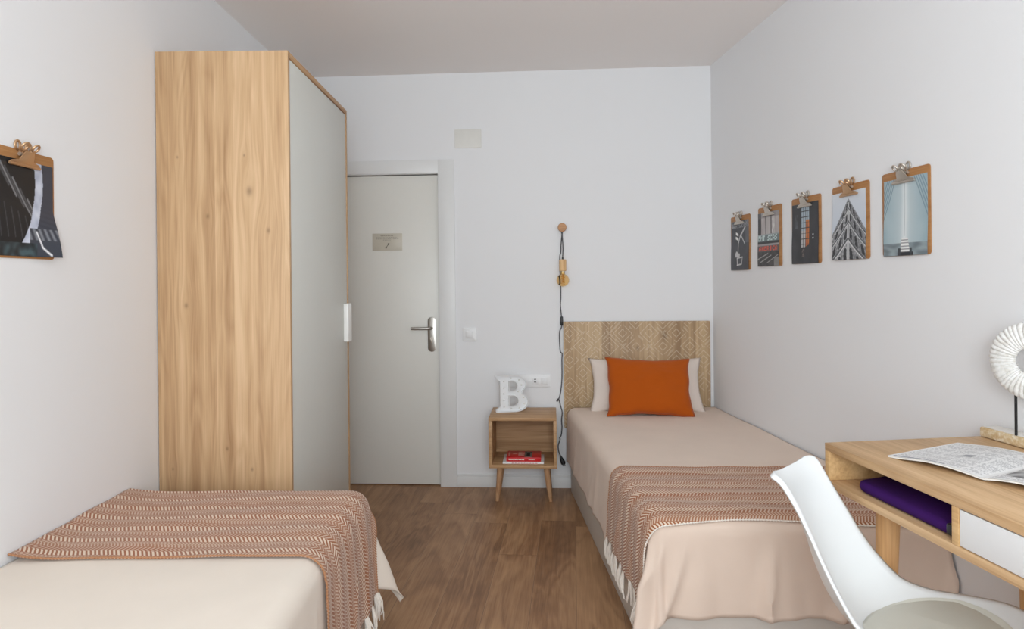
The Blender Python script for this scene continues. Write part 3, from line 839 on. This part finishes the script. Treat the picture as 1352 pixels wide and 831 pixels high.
# ================================================================= CLIPBOARDS
M_board = wood('hardboard', rgb(182, 134, 88), rgb(168, 120, 74), rgb(150, 102, 58), 'x', stave=.5, across='z').m
M_kraft = plain('bronze_clip_metal', rgb(196, 160, 124), .35, .75)
BW, BH = .252, .318
def make_board_meshes():
    d = {}
    bm = bmesh.new(); add_plate(bm, rrect(BW, BH, .012, 5, 0, -BH/2), 0, .0032, .0006); d['board'] = bm
    c = bmesh.new()
    # wide jaw bar
    bar = [(-.060, -.043), (-.056, -.049), (.056, -.049), (.060, -.043), (.052, -.036), (.028, -.030), (.022, -.012), (.016, -.002), (-.016, -.002), (-.022, -.012), (-.028, -.030), (-.052, -.036)]
    tilt = Matrix.Translation((0, -.04, .010)) @ Matrix.Rotation(math.radians(24), 4, 'X') @ Matrix.Translation((0, .04, 0))
    add_plate(c, bar, 0, .0018, .0004, tilt)
    add_tube(c, [(-.058, -.046, .010), (.058, -.046, .010)], .0045, 8)
    for s in (-1, 1):
        for (tl, zz) in ((38, .012), (2, .004)):
            t = bmesh.new()
            cx, cy, r = s*.0205, .012, .0100
            ring = [(cx+r*math.cos(2*PI*k/20), cy+r*1.25*math.sin(2*PI*k/20), 0) for k in range(21)]
            add_tube(t, ring, .0034, 8, cap=False)
            add_tube(t, [(s*.008, -.014, 0), (s*.013, -.004, 0), (s*.016, .002, 0)], .0034, 8)
            merge(c, t, Matrix.Translation((0, -.012, zz)) @ Matrix.Rotation(math.radians(tl), 4, 'X') @ Matrix.Translation((0, .012, 0)))
    d['clip'] = c
    s_ = bmesh.new()
    add_tube(s_, [(-.020, -.014, .009), (.024, -.014, .009)], .0055, 12)
    for k in range(0): add_lathe(s_, [(.0045, 0), (.0075, .0008), (.0075, .0022), (.0045, .003)], 14, Matrix.Translation((.010+k*.0042, -.014, .009)) @ Matrix.Rotation(PI/2, 4, 'Y'))
    d['spring'] = s_
    return d
bd = make_board_meshes()
bmeshes = {}
for k, bm in bd.items():
    bmesh.ops.recalc_face_normals(bm, faces=bm.faces[:])
    me = bpy.data.meshes.new(k); bm.to_mesh(me); bm.free(); smooth(me, 35)
    me.materials.append({'board': M_board, 'clip': M_chrome, 'spring': M_chrome}[k]); bmeshes[k] = me
mek = bmeshes['clip'].copy(); mek.materials.clear(); mek.materials.append(M_kraft)
# --- printed pictures: colour as a function of (u right, v up), 0..1
def seg(u, v, x0, y0, x1, y1, wd):
    dx, dy = x1-x0, y1-y0; t = max(0, min(1, ((u-x0)*dx+(v-y0)*dy)/(dx*dx+dy*dy+1e-12)))
    d = math.hypot(u-x0-t*dx, (v-y0-t*dy)); return max(0, min(1, (wd-d)/.006+.5))
def mixc(a, b, t): t = max(0, min(1, t)); return tuple(a[i]*(1-t)+b[i]*t for i in range(3))
def nz(u, v, s, z=0): return noise.noise(Vector((u*s, v*s, z)))
def pic_crossing(u, v):
    c = mixc((52, 54, 60), (66, 68, 74), .5+nz(u, v, 5))
    if u > .80 and v > .55: c = mixc(c, (120, 122, 128), .5+.5*math.sin(u*90)*.5)
    if v > .86: c = mixc(c, (150, 152, 156), .5+nz(u, v, 22)*1.2)
    for s in ((.40, .10, .42, .55, .018), (.42, .55, .52, .68, .02), (.52, .68, .80, .86, .022), (.55, .72, .78, .52, .016), (.30, .30, .48, .30, .04), (.36, .10, .62, .12, .014), (.62, .12, .66, .26, .014), (.36, .24, .66, .26, .012), (.38, .10, .36, .24, .012)):
        c = mixc(c, (208, 208, 208), seg(u, v, *s)*.9)
    if .24 < u < .42 and .60 < v < .78: c = mixc(c, (235, 235, 232), 1 if math.sin(v*70+u*20) > -.35 and u > .26+.1*(v-.6) else 0)
    if (u-.34)**2+(v-.33)**2*1.6 < .004: c = (196, 197, 198)
    return c
def glyph_row(u, v, text, x0, x1, y0, y1):
    """crude block capitals"""
    if not (x0 <= u <= x1 and y0 <= v <= y1): return False
    F_ = {'A': '0110100111111001', 'E': '1111111010001111', 'H': '1001111110011001', 'R': '1110100111101001', 'M': '1001111111111001', 'S': '0111110000111110', 'T': '1111011001100110', 'C': '0111100010000111', 'I': '0110011001100110', 'O': '0110100110010110', 'N': '1001110110111001', 'G': '0111100010110111', 'Y': '1001011001100110', 'L': '1000100010001111', ' ': '0'*16}
    n = len(text); k = (u-x0)/(x1-x0)*n; i = min(n-1, int(k)); fx = (k-i)/.82
    if fx >= 1: return False
    fy = (y1-v)/(y1-y0); g = F_[text[i]]
    return g[min(3, int(fy*4))*4+min(3, int(fx*4))] == '1'
def pic_sign(u, v):
    if v > .60:
        c = mixc((168, 160, 160), (196, 192, 190), .5+nz(u, v*.3, 7))
        if u < .16: c = (62, 60, 62)
        if .36 < u < .40 or .60 < u < .66: c = (92, 86, 88)
        if .66 < u < .80: c = mixc((206, 206, 204), (176, 172, 172), .5+nz(u, v, 14))
        if v > .9: c = mixc(c, (120, 116, 118), .5)
    elif v > .42:
        c = (108, 122, 124) if v > .46 else (50, 52, 54)
        if glyph_row(u, v, 'EHT SCAS', .02, .92, .475, .575): c = (196, 214, 214)
        if .575 < v < .60: c = (150, 160, 162)
    elif v > .27:
        c = (150, 146, 146) if v > .38 else (88, 80, 80)
        if glyph_row(u, v, 'AMERICA', .08, .94, .285, .375): c = (206, 84, 62)
    else:
        c = mixc((44, 42, 42), (74, 70, 68), .5+nz(u, v, 9))
        for s in ((.0, .13, .5, .235, .01), (.12, .07, .65, .20, .01), (.45, .06, .95, .20, .008)): c = mixc(c, (184, 182, 178), seg(u, v, *s)*.8)
        if u > .78 and v < .16: c = mixc(c, (170, 168, 164), .6)
    return c
def pic_window(u, v):
    c = mixc((42, 42, 46), (56, 56, 60), .5+nz(u, v, 4))
    if .37 < u < .66 and .22 < v < .93:
        e = .06*(.5-v) if v < .5 else 0
        lo = .27+.25*max(0, u-.5)
        if v > lo:
            if u > .53 and v < .72: c = mixc((208, 128, 66), (176, 96, 48), .5+nz(u, v, 8))
            elif v > .55: c = (164, 178, 188)
            else: c = (196, 186, 180)
            if v > .74 or (u < .53): c = mixc(c, (158, 176, 190), .35)
            for k in (.45, .53, .60):
                if abs(u-k) < .008: c = (52, 50, 50)
            if abs((v*11) % 1-.5) < .07: c = (56, 52, 52)
    if .40 < u < .5 and .12 < v < .24: c = mixc(c, (126, 112, 104), max(0, .5+nz(u, v, 30)*1.5))
    if .78 < u < .82 and (.40 < v < .425 or .46 < v < .485): c = (190, 196, 200)
    if .10 < u < .22 and .6 < v < .82: c = mixc(c, (86, 90, 96), .5+nz(u, v, 14))
    return c
def pic_flatiron(u, v):
    # building corner rising to an apex under the clip
    ax = .50
    side = u-ax
    roof = .90 - (abs(side)*1.05 if side < 0 else abs(side)*.98)
    if v > roof: return mixc((214, 220, 228), (190, 200, 214), (1-v)*1.2)
    s = abs(side)
    p = (roof - v)/(1.0+.2*s)         # distance below the cornice line
    row = v + s*(.98-.35*(.9-v))      # perspective rows
    q = 7.4*(.92-row)/(1+.75*(.92-row)); i = math.floor(q); f = q-i
    base = 196 if side < 0 else 168
    c = (base-10, base-9, base-6)
    if p < .045: return (72, 74, 78) if p < .012 or .03 < p < .045 else (158, 160, 164)
    if f < .14: return (86, 88, 92)
    if f < .22: return (214, 215, 217)
    k = s/(.075+.12*max(0, .9-v)); kf = k % 1
    if .30 < kf < .78 and .34 < f < .92:
        top = .34+.16*abs((kf-.54)/.24)**2
        if f > top: return mixc((38, 40, 44), (70, 72, 76), nz(u, v, 30)+.3)
    if kf < .08: return (104, 106, 110)
    if s < .03: return (206, 208, 210)
    return mixc(c, (120, 122, 126), .5+nz(u, v, 26)*1.4)
def pic_bridge(u, v):
    c = mixc((196, 208, 212), (148, 172, 182), min(1, abs(u-.5)*1.9))
    c = mixc(c, (176, 194, 200), max(0, nz(u, v, 3)))
    if v < .16: c = mixc((150, 164, 170), (112, 124, 130), .5+nz(u, v*3, 6))
    t = math.exp(-((u-.5)/.07)**2); c = mixc(c, (226, 232, 234), t*(.9 if v > .14 else .3))
    if abs(u-.5) < .008 and v > .25: c = (150, 164, 170)
    for k in range(5):
        o = k*.075
        for sgn in (-1, 1):
            x0, y0 = .5+sgn*(.20+o*.6), 1.0; x1, y1 = .5+sgn*(.52), .45+o*1.2
            c = mixc(c, (98, 122, 136), seg(u, v, x0, y0+.03, x1, y1, .008)*.7)
    if .40 < u < .62 and .03 < v < .22:
        wd = .10-.25*max(0, v-.10)
        if abs(u-.51) < wd: c = (232, 234, 234) if (v*26) % 1 > .35 else (150, 152, 154)
    if v < .05 and .34 < u < .70: c = (46, 50, 54)
    if v < .10 and (.35 < u < .41 or .62 < u < .67): c = (60, 66, 72)
    return c
def pic_stairs(u, v):
    c = (24, 24, 27)
    for k in range(9):
        x0 = -.05+k*.12; c = mixc(c, (150, 152, 156), seg(u, v, x0, 1.0-.1*k+.1, x0+.30, .62-.1*k+.1, .012)*(.8 if k % 2 else .4))
        c = mixc(c, (90, 92, 96), seg(u, v, x0*.9, .62-.04*k, x0*.9+.05, .2, .008)*.6)
    cx = .74-.32*(1-v)**1.6+.10*math.sin(v*3)
    if u > cx-.10:
        c = mixc((206, 212, 226), (168, 176, 196), .5+nz(u, v, 10)) if u < cx+.035 else mixc((44, 48, 60), (74, 80, 94), .5+.5*math.sin(v*110+u*16)*max(0, .6-v))
    if v < .30 and u > .55:
        c = mixc((52, 56, 66), (130, 134, 142), .5+.5*math.sin(u*70+v*30)) if v > .18 else (62, 66, 76)
    c = mixc(c, (226, 228, 232), max(seg(u, v, .66, .26, .74, .10, .012), seg(u, v, .74, .10, .86, .02, .012)))
    if v < .14 and u < .66: c = mixc((30, 34, 38), (72, 92, 98), .5+nz(u, v, 12))
    return c
def clipboard(label, P, ang, pic, dxp, bronze=False, curl=0.0, pw=.228, ph=.288, tilt=0.0, grp='clipboards hung on the walls'):
    t = thing('clipboard', label, 'clipboard', P, 0, grp)
    t.rotation_euler = (PI/2, tilt, ang)
    t.matrix_world = Matrix.Translation(P) @ Matrix.Rotation(ang, 4, 'Z') @ Matrix.Rotation(PI/2, 4, 'X') @ Matrix.Rotation(tilt, 4, 'Z')
    t.rotation_mode = 'QUATERNION'; t.rotation_quaternion = (Matrix.Rotation(ang, 4, 'Z') @ Matrix.Rotation(PI/2, 4, 'X') @ Matrix.Rotation(tilt, 4, 'Z')).to_quaternion(); t.location = P
    link_obj('board', bmeshes['board'], t)
    link_obj('clip', mek if bronze else bmeshes['clip'], t)
    link_obj('spring', bmeshes['spring'], t)
    def fn(u, v):
        x = -pw/2+dxp+pw*u; y = -.030-ph*(1-v)
        z = .0045 + .003*math.sin(v*5+u)*(1-v) + curl*max(0, u-.35)**2*max(0, .5-v)**1.3*5 + .012*(abs(curl) > 0)*math.sin(v*6)*u*.4
        z += .004*(1-v)**2*(1-u)*(0 if curl else 1)
        x += curl*.25*max(0, u-.5)*max(0, .4-v)
        return Vector((x, y, max(z, .0042)))
    grid_mesh('photo_print', fn, 110, 138, M_print, t, solid=.0003, colfn=pic)
RA = math.atan2(-1, .088)      # direction along right wall towards the camera, = picture right
def on_right(y, z): return Vector((wallR(y)-.0007, y, z))
AR = RA
clipboard('clipboard nearest the bed head with dark print of a crossing sign', on_right(3.713, 1.733), AR, pic_crossing, -.004)
clipboard('clipboard with print of a lit sign showing red letters', on_right(3.366, 1.748), AR, pic_sign, -.012)
clipboard('clipboard with dark print of a bright orange and blue window', on_right(3.017, 1.752), AR, pic_window, -.006)
clipboard('clipboard with black and white print of a wedge shaped corner building', on_right(2.678, 1.760), AR, pic_flatiron, -.010, bronze=True)
clipboard('clipboard nearest the desk with pale blue print of a cable bridge', on_right(2.350, 1.764), AR, pic_bridge, .0)
clipboard('clipboard on the left wall with black curling print of stairs', Vector((WL+.0007, 1.868, 1.766)), PI/2, pic_stairs, .004, bronze=True, curl=.03, pw=.232, ph=.282)

# ================================================================= DESK
dang = math.radians(6.5)
DK = thing('writing_desk', 'oak desk with open shelf and white drawer along right wall', 'desk', (.920, 1.882, 0), dang)
# local frame: x = depth towards the wall, y = towards the back; front edge runs along -y
M_dkx = wood('desk_oak', rgb(216, 184, 144), rgb(203, 168, 127), rgb(178, 142, 102), 'y', stave=.6, across='x', grain=.8).m
M_dkl = wood('desk_leg_oak', rgb(224, 182, 134), rgb(210, 166, 116), rgb(186, 140, 94), 'z', stave=.5).m
M_dke = wood('desk_edge_oak', rgb(224, 190, 140), rgb(208, 170, 120), rgb(178, 136, 90), 'y', stave=.6, across='z').m
ZD, TH, BT, DL, DD = .880, .021, .752, .985, .550
box('desktop', 0, DD, -DL, 0, ZD-TH, ZD, M_dkx, DK, .0015)
box('bottom_panel', 0, DD-.02, -DL, 0, BT, BT+TH, M_dkx, DK, .0015)
for (a, b) in ((-.020, 0), (-.487, -.468), (-DL, -DL+.02)):
    box('side_panel' if a != -.487 else 'divider', .0006, DD-.02, a, b, BT+TH+.0003, ZD-TH-.0003, M_dke, DK, .001)
box('back_panel', DD-.036, DD-.022, -DL+.0205, -.0205, BT+TH+.0003, ZD-TH-.0003, M_dkx, DK, 0) if False else None
bp = bmesh.new(); add_box(bp, DD-.036, DD-.022, -.4675, -.0205, BT+TH+.0003, ZD-TH-.0003); add_box(bp, DD-.036, DD-.022, -DL+.0205, -.4875, BT+TH+.0003, ZD-TH-.0003)
from_bm('back_panel', bp, M_dkx, DK, sm=False)
dr = bmesh.new(); add_box(dr, .002, .020, -DL+.0225, -.4885, BT+TH+.003, ZD-TH-.003, .0012)
add_box(dr, .020, .40, -DL+.03, -.496, BT+TH+.004, ZD-TH-.012, .001)
from_bm('drawer', dr, M_white, DK)
for (x, y, sx, sy, nm) in ((.108, -.125, -.012, .02, 0), (.498, -.175, .012, .02, 0), (.098, -DL+.13, -.02, -.03, 0), (.498, -DL+.13, .012, -.03, 0)):
    lg = bmesh.new()
    add_tube(lg, [(x, y, BT-.0005), (x+sx*.5, y+sy*.5, BT*.5), (x+sx, y+sy, .0005)], [.0310, .0245, .0165], 24)
    from_bm('leg', lg, M_dkl, DK)
dM = Matrix.Translation((.920, 1.882, 0)) @ Matrix.Rotation(dang, 4, 'Z')
def desk_pt(depth, along, z): return dM @ Vector((depth, -along, z))
# purple sleeve in the open shelf
M_purple = fabric('purple_felt', rgb(56, 20, 88), bump=.3, amt=.12)
M_purple.node_tree.nodes['Principled BSDF'].inputs['Sheen Weight'].default_value = 0
sv = thing('laptop_sleeve', 'dark purple padded sleeve lying in the open desk shelf', 'sleeve', desk_pt(.022, .108, BT+TH+.001), dang)
bm = bmesh.new()
add_plate(bm, rrect(.36, .348, .028, 6, .18, -.174), .0, .030, .012)
for v in bm.verts:
    v.co.z = v.co.z*(1 + .25*noise.noise(Vector((v.co.x*6, v.co.y*6, 1)))) 
    v.co.z += .0
bmesh.ops.transform(bm, matrix=Matrix.Rotation(math.radians(-6), 4, 'Y'), verts=bm.verts)
for v in bm.verts: v.co.z += .0004
from_bm('sleeve_body', bm, M_purple, sv, ang=60)
bm = bmesh.new(); add_plate(bm, rrect(.03, .022, .006, 4, .008, -.336), .006, .032, .004)
from_bm('zip_pull', bm, M_black, sv)

# magazine
mgA, mgB, mgC, mgD = Vector((1.013, 1.722)), Vector((1.289, 1.846)), Vector((1.396, 1.640)), Vector((1.112, 1.511))
mg = thing('magazine', 'open magazine with printed grey pages lying on the oak desk', 'magazine', (mgD.x, mgD.y, ZD+.0006))
def page_print(seed, dark=False):
    rr = random.Random(seed)
    def f(u, v):   # u from outer edge to spine, v bottom to top
        c = (226, 226, 226)
        if dark and .15 < v < .62 and .08 < u < .92:
            return mixc((92, 92, 94), (190, 190, 190), .5+nz(u, v, 9)*1.4)
        if v > .955 or v < .03 or u < .03 or u > .965: return c
        if not dark and .03 < v < .055+.2*0 and u < .6: return (110, 112, 128)
        col = (u*4) % 1
        if col > .08:
            ln = (v*46) % 1
            if ln < .42 and noise.noise(Vector((u*60, math.floor(v*46)*3.1, seed))) > -.12: c = (150, 150, 154)
        if .44 < u < .56 and .45 < v < .53: c = (134, 136, 142)
        return c
    return f
def page(parent, name, o0, o1, s0, s1, lift, sag, colf, z0=.0):
    # o0->o1 outer edge (bottom->top), s0->s1 spine
    def fn(u, v):
        o = o0.lerp(o1, v); s = s0.lerp(s1, v); p = o.lerp(s, u)
        z = z0 + lift*math.sin(min(1, u*1.02)*PI)**1.0*(u**1.2) + .004*(u) + sag*(1-u)**2*math.sin(v*3+.5)
        z += .0035*math.sin(v*7+u*5)*(u*(1-u)*4)
        if u > .9: z -= (u-.9)*lift*2.0*0
        return Vector((p.x-mgD.x, p.y-mgD.y, max(.0002+z0, z)))
    return fn
def mag_side(o0, o1, s0, s1, lift, seed, dark, sag=.0):
    # page block (several leaves) as a solid slab following the same curve
    f = page(mg, '', o0, o1, s0, s1, lift, sag, None)
    th = .0055
    n, k = 36, 44
    bm = bmesh.new(); top = {}; bot = {}
    for j in range(k+1):
        for i in range(n+1):
            p = f(i/n, j/k); top[i, j] = bm.verts.new(p+Vector((0, 0, th*.5+.0012))); bot[i, j] = bm.verts.new(p)
    for j in range(k):
        for i in range(n):
            bm.faces.new((top[i, j], top[i+1, j], top[i+1, j+1], top[i, j+1])); bm.faces.new((bot[i, j], bot[i, j+1], bot[i+1, j+1], bot[i+1, j]))
    for i in range(n):
        for j, fl in ((0, 1), (k, 0)): bm.faces.new((top[i, j], bot[i, j], bot[i+1, j], top[i+1, j]))
    for j in range(k):
        for i in (0, n): bm.faces.new((top[i, j], top[i, j+1], bot[i, j+1], bot[i, j]))
    from_bm('page_block', bm, M_paper, mg, ang=60)
    pf = page_print(seed, dark)
    grid_mesh('printed_page', lambda u, v: f(u, v)+Vector((0, 0, th*.5+.0018)), 150, 190, M_print, mg, colfn=pf)
M_paper = plain('paper_edge', rgb(226, 226, 222), .7)
mag_side(mgA, mgB, mgD, mgC, .018, 3, False)
R1 = mgD + (mgD-mgA)*1.0 + Vector((.0, .03)); R2 = mgC + (mgD-mgA)*.95 + Vector((-.02, .03))
mag_side(R1, R2, mgD, mgC, .022, 8, True)

# wreath sculpture
sp = thing('wreath_sculpture', 'white wrapped ring sculpture on black rods and wooden block', 'sculpture', (1.4600, 1.855, ZD+.0006), math.radians(6.2))
# local: y along the wall (+y away from camera), x towards the wall
M_wash = NT('whitewashed_wood')
_c = M_wash.coord(); _f = M_wash.noise(_c, 55, 4, .7)
M_wash.l(M_wash.ramp(_f, [(.36, rgb(198, 168, 124)), (.52, rgb(216, 196, 160)), (.66, rgb(236, 228, 214))]), M_wash.b.inputs['Base Color'])
M_wash.b.inputs['Roughness'].default_value = .85; M_wash.bump(_f, .4, .002)
bm = bmesh.new(); add_box(bm, -.034, .024, -.190, .085, 0, .030, .005)
blk = from_bm('base_block', bm, M_wash.m, sp)
bm = bmesh.new(); add_box(bm, -.028, .018, -.182, .078, .0302, .0318, .0006)
from_bm('painted_top', bm, plain('chalk_white', rgb(230, 226, 220), .8, noise_amt=.06, nscale=60), sp)
SC = Vector((-.016, -.070, .246)); RO, RI = .110, .037
for yy in (-.034, -.122):
    bm = bmesh.new(); add_tube(bm, [(-.012+(yy+.078)*-.35, yy, .0305), (-.012+(yy+.078)*-.35, yy, .150)], .0036, 10); from_bm('rod', bm, M_ironblk, sp)
RQ = Matrix.Rotation(math.radians(14), 3, 'Z')
def ring_mesh():
    n, k = 420, 22; NS = 44; bm = bmesh.new(); V = []
    dirs = 0
    for i in range(n):
        th = 2*PI*i/n; row = []
        ph = th*NS/2/1.0 + 1.6*noise.noise(Vector((math.cos(th)*3, math.sin(th)*3, 2)))
        for j in range(k):
            a = 2*PI*j/k
            rm = (RO+RI)/2; hr = (RO-RI)/2
            ph2 = ph + .35*math.cos(a)
            g = abs(math.sin(ph2))**.38
            amp = 1-.20*(1-g)
            rr_ = rm + hr*math.cos(a)*(amp if math.cos(a) > 0 else 1-.1*(1-g))
            w_ = .017*math.sin(a)*(1-.38*(1-g))
            row.append(bm.verts.new(SC + RQ @ Vector((w_, rr_*math.cos(th), rr_*math.sin(th)))))
        V.append(row)
    for i in range(n):
        for j in range(k):
            bm.faces.new((V[i][j], V[(i+1) % n][j], V[(i+1) % n][(j+1) % k], V[i][(j+1) % k]))
    return bm
M_rope = NT('whitewashed_wicker'); _c = M_rope.coord(); _f = M_rope.noise(_c, 70, 4, .7)
M_rope.l(M_rope.ramp(_f, [(.3, rgb(204, 200, 192)), (.5, rgb(226, 225, 222)), (.7, rgb(236, 236, 235))]), M_rope.b.inputs['Base Color'])
M_rope.b.inputs['Roughness'].default_value = .85; M_rope.bump(_f, .3, .002)
rg_ = from_bm('wrapped_ring', ring_mesh(), M_rope.m, sp, ang=180)

# ================================================================= CHAIR
ch = thing('shell_chair', 'white shell chair with grey seat pad beside the oak desk', 'chair', (1.057*.91, 1.639*.91, 0), math.radians(-46.3))
# local: +x forward
K = .91
prof = [(0.231, 0.435), (0.209, 0.456), (0.152, 0.456), (0.064, 0.439), (-0.034, 0.425), (-0.116, 0.429), (-0.174, 0.459), (-0.215, 0.514), (-0.244, 0.582), (-0.273, 0.66), (-0.302, 0.726), (-0.324, 0.772), (-0.338, 0.797), (-0.349, 0.810)]
prof = [(x*K, EYE-K*(EYE-z)) for x, z in prof]
hw = [K*x for x in (0.156, 0.182, 0.2, 0.204, 0.196, 0.182, 0.169, 0.157, 0.145, 0.135, 0.13, 0.133, 0.141, 0.147)]
lift = [K*x for x in (0.018, 0.037, 0.057, 0.065, 0.068, 0.079, 0.087, 0.082, 0.068, 0.054, 0.044, 0.036, 0.028, 0.016)]
deep = [0, 0, 0, .002, .003, .004, .006, .012, .015, .012, .006, 0, 0, 0]
def _n(i):
    a = prof0[max(0, i-1)]; b = prof0[min(13, i+1)]; d = math.hypot(b[0]-a[0], b[1]-a[1]); return ((b[1]-a[1])/d, -(b[0]-a[0])/d)
prof0 = list(prof)
prof = [(p[0]-_n(i)[0]*deep[i], p[1]-_n(i)[1]*deep[i]) for i, p in enumerate(prof0)]
lift = [l+d for l, d in zip(lift, deep)]
def interp(arr, t):
    x = t*(len(arr)-1); i = min(len(arr)-2, int(x)); f = x-i
    g = lambda k: arr[max(0, min(len(arr)-1, k))]
    p0, p1, p2, p3 = g(i-1), g(i), g(i+1), g(i+2)
    if isinstance(p0, tuple):
        return tuple(.5*((2*p1[q])+(-p0[q]+p2[q])*f+(2*p0[q]-5*p1[q]+4*p2[q]-p3[q])*f*f+(-p0[q]+3*p1[q]-3*p2[q]+p3[q])*f**3) for q in (0, 1))
    return .5*((2*p1)+(-p0+p2)*f+(2*p0-5*p1+4*p2-p3)*f*f+(-p0+3*p1-3*p2+p3)*f**3)
def shell(u, v, off=0.0, wmul=1.0):
    s = 2*u-1
    p = Vector((interp(prof, v)[0], 0, interp(prof, v)[1]))
    e = .02
    a = interp(prof, max(0, v-e)); b = interp(prof, min(1, v+e))
    tv = Vector((b[0]-a[0], 0, b[1]-a[1])).normalized(); nrm = Vector((tv.z, 0, -tv.x))   # up / forward
    if nrm.z < 0 and nrm.x < 0: nrm = -nrm
    w_ = interp(hw, v)*wmul; l_ = interp(lift, v)
    # round off both ends
    endf = math.sqrt(max(0, 1-(max(0, v-.93)/.07)**2*.35)) if v > .93 else (math.sqrt(max(0, 1-((.05-v)/.05)**2*.5)) if v < .05 else 1)
    w_ *= endf
    q = p + Vector((0, s*w_, 0)) + nrm*(l_*abs(s)**2.25 + off)
    # rolled lip
    if abs(s) > .94: q += nrm*(-.010*((abs(s)-.94)/.06)) + Vector((0, math.copysign(.006*((abs(s)-.94)/.06), s), 0))
    return q
sh = grid_mesh('shell', lambda u, v: shell(u, v), 60, 90, M_white, ch, solid=.006, ang=180)
sh.data.materials.clear(); sh.data.materials.append(plain('white_polypropylene', rgb(228, 231, 232), .36, noise_amt=.005))
sh.modifiers['thickness'].offset = -1
# pad
M_pad = plain('pale_grey_leatherette', rgb(206, 206, 196), .55, noise_amt=.02, bump=.1, bscale=500)
def pad_pt(r, th):
    x = .030 + r*.158*math.cos(th); y = r*.160*math.sin(th)
    # find profile height under x
    best = min((abs(interp(prof, k/200)[0]-x), k) for k in range(0, 110))[1]/200
    zc_ = interp(prof, best)[1]; wv = interp(hw, best); lf = interp(lift, best)
    return Vector((x, y, zc_ + lf*min(1, abs(y)/wv)**2.4))
bm = bmesh.new(); nr, nt = 14, 64; rings = []
cpt = bm.verts.new(pad_pt(0, 0)+Vector((0, 0, .030)))
for i in range(1, nr+1):
    r = i/nr; row = []
    for k in range(nt):
        p = pad_pt(r, 2*PI*k/nt); h = .006+.020*(1-r**6)
        flat = .512
        z = max(p.z+.004, (p.z*.35+(flat)*.65)+h)
        row.append(bm.verts.new((p.x, p.y, z)))
    rings.append(row)
low = [bm.verts.new(pad_pt(1.0, 2*PI*k/nt)+Vector((0, 0, .001))) for k in range(nt)]
for k in range(nt):
    bm.faces.new((cpt, rings[0][k], rings[0][(k+1) % nt]))
    for i in range(nr-1): bm.faces.new((rings[i][k], rings[i+1][k], rings[i+1][(k+1) % nt], rings[i][(k+1) % nt]))
    bm.faces.new((rings[-1][k], low[k], low[(k+1) % nt], rings[-1][(k+1) % nt]))
bm.faces.new(low[::-1])
from_bm('seat_pad', bm, M_pad, ch, ang=70)
for sx in (1, -1):
    for sy in (1, -1):
        lg = bmesh.new(); add_tube(lg, [(sx*.09, sy*.08, .485), (sx*.145, sy*.14, .24), (sx*.195, sy*.195, .0005)], [.017, .015, .010], 16)
        from_bm('leg', lg, M_dkl, ch)
fr = bmesh.new()
add_box(fr, -.11, .11, -.02, .02, .476, .498, .004); add_box(fr, -.02, .02, -.11, .11, .476, .498, .004)
from_bm('seat_bracket', fr, M_ironblk, ch)
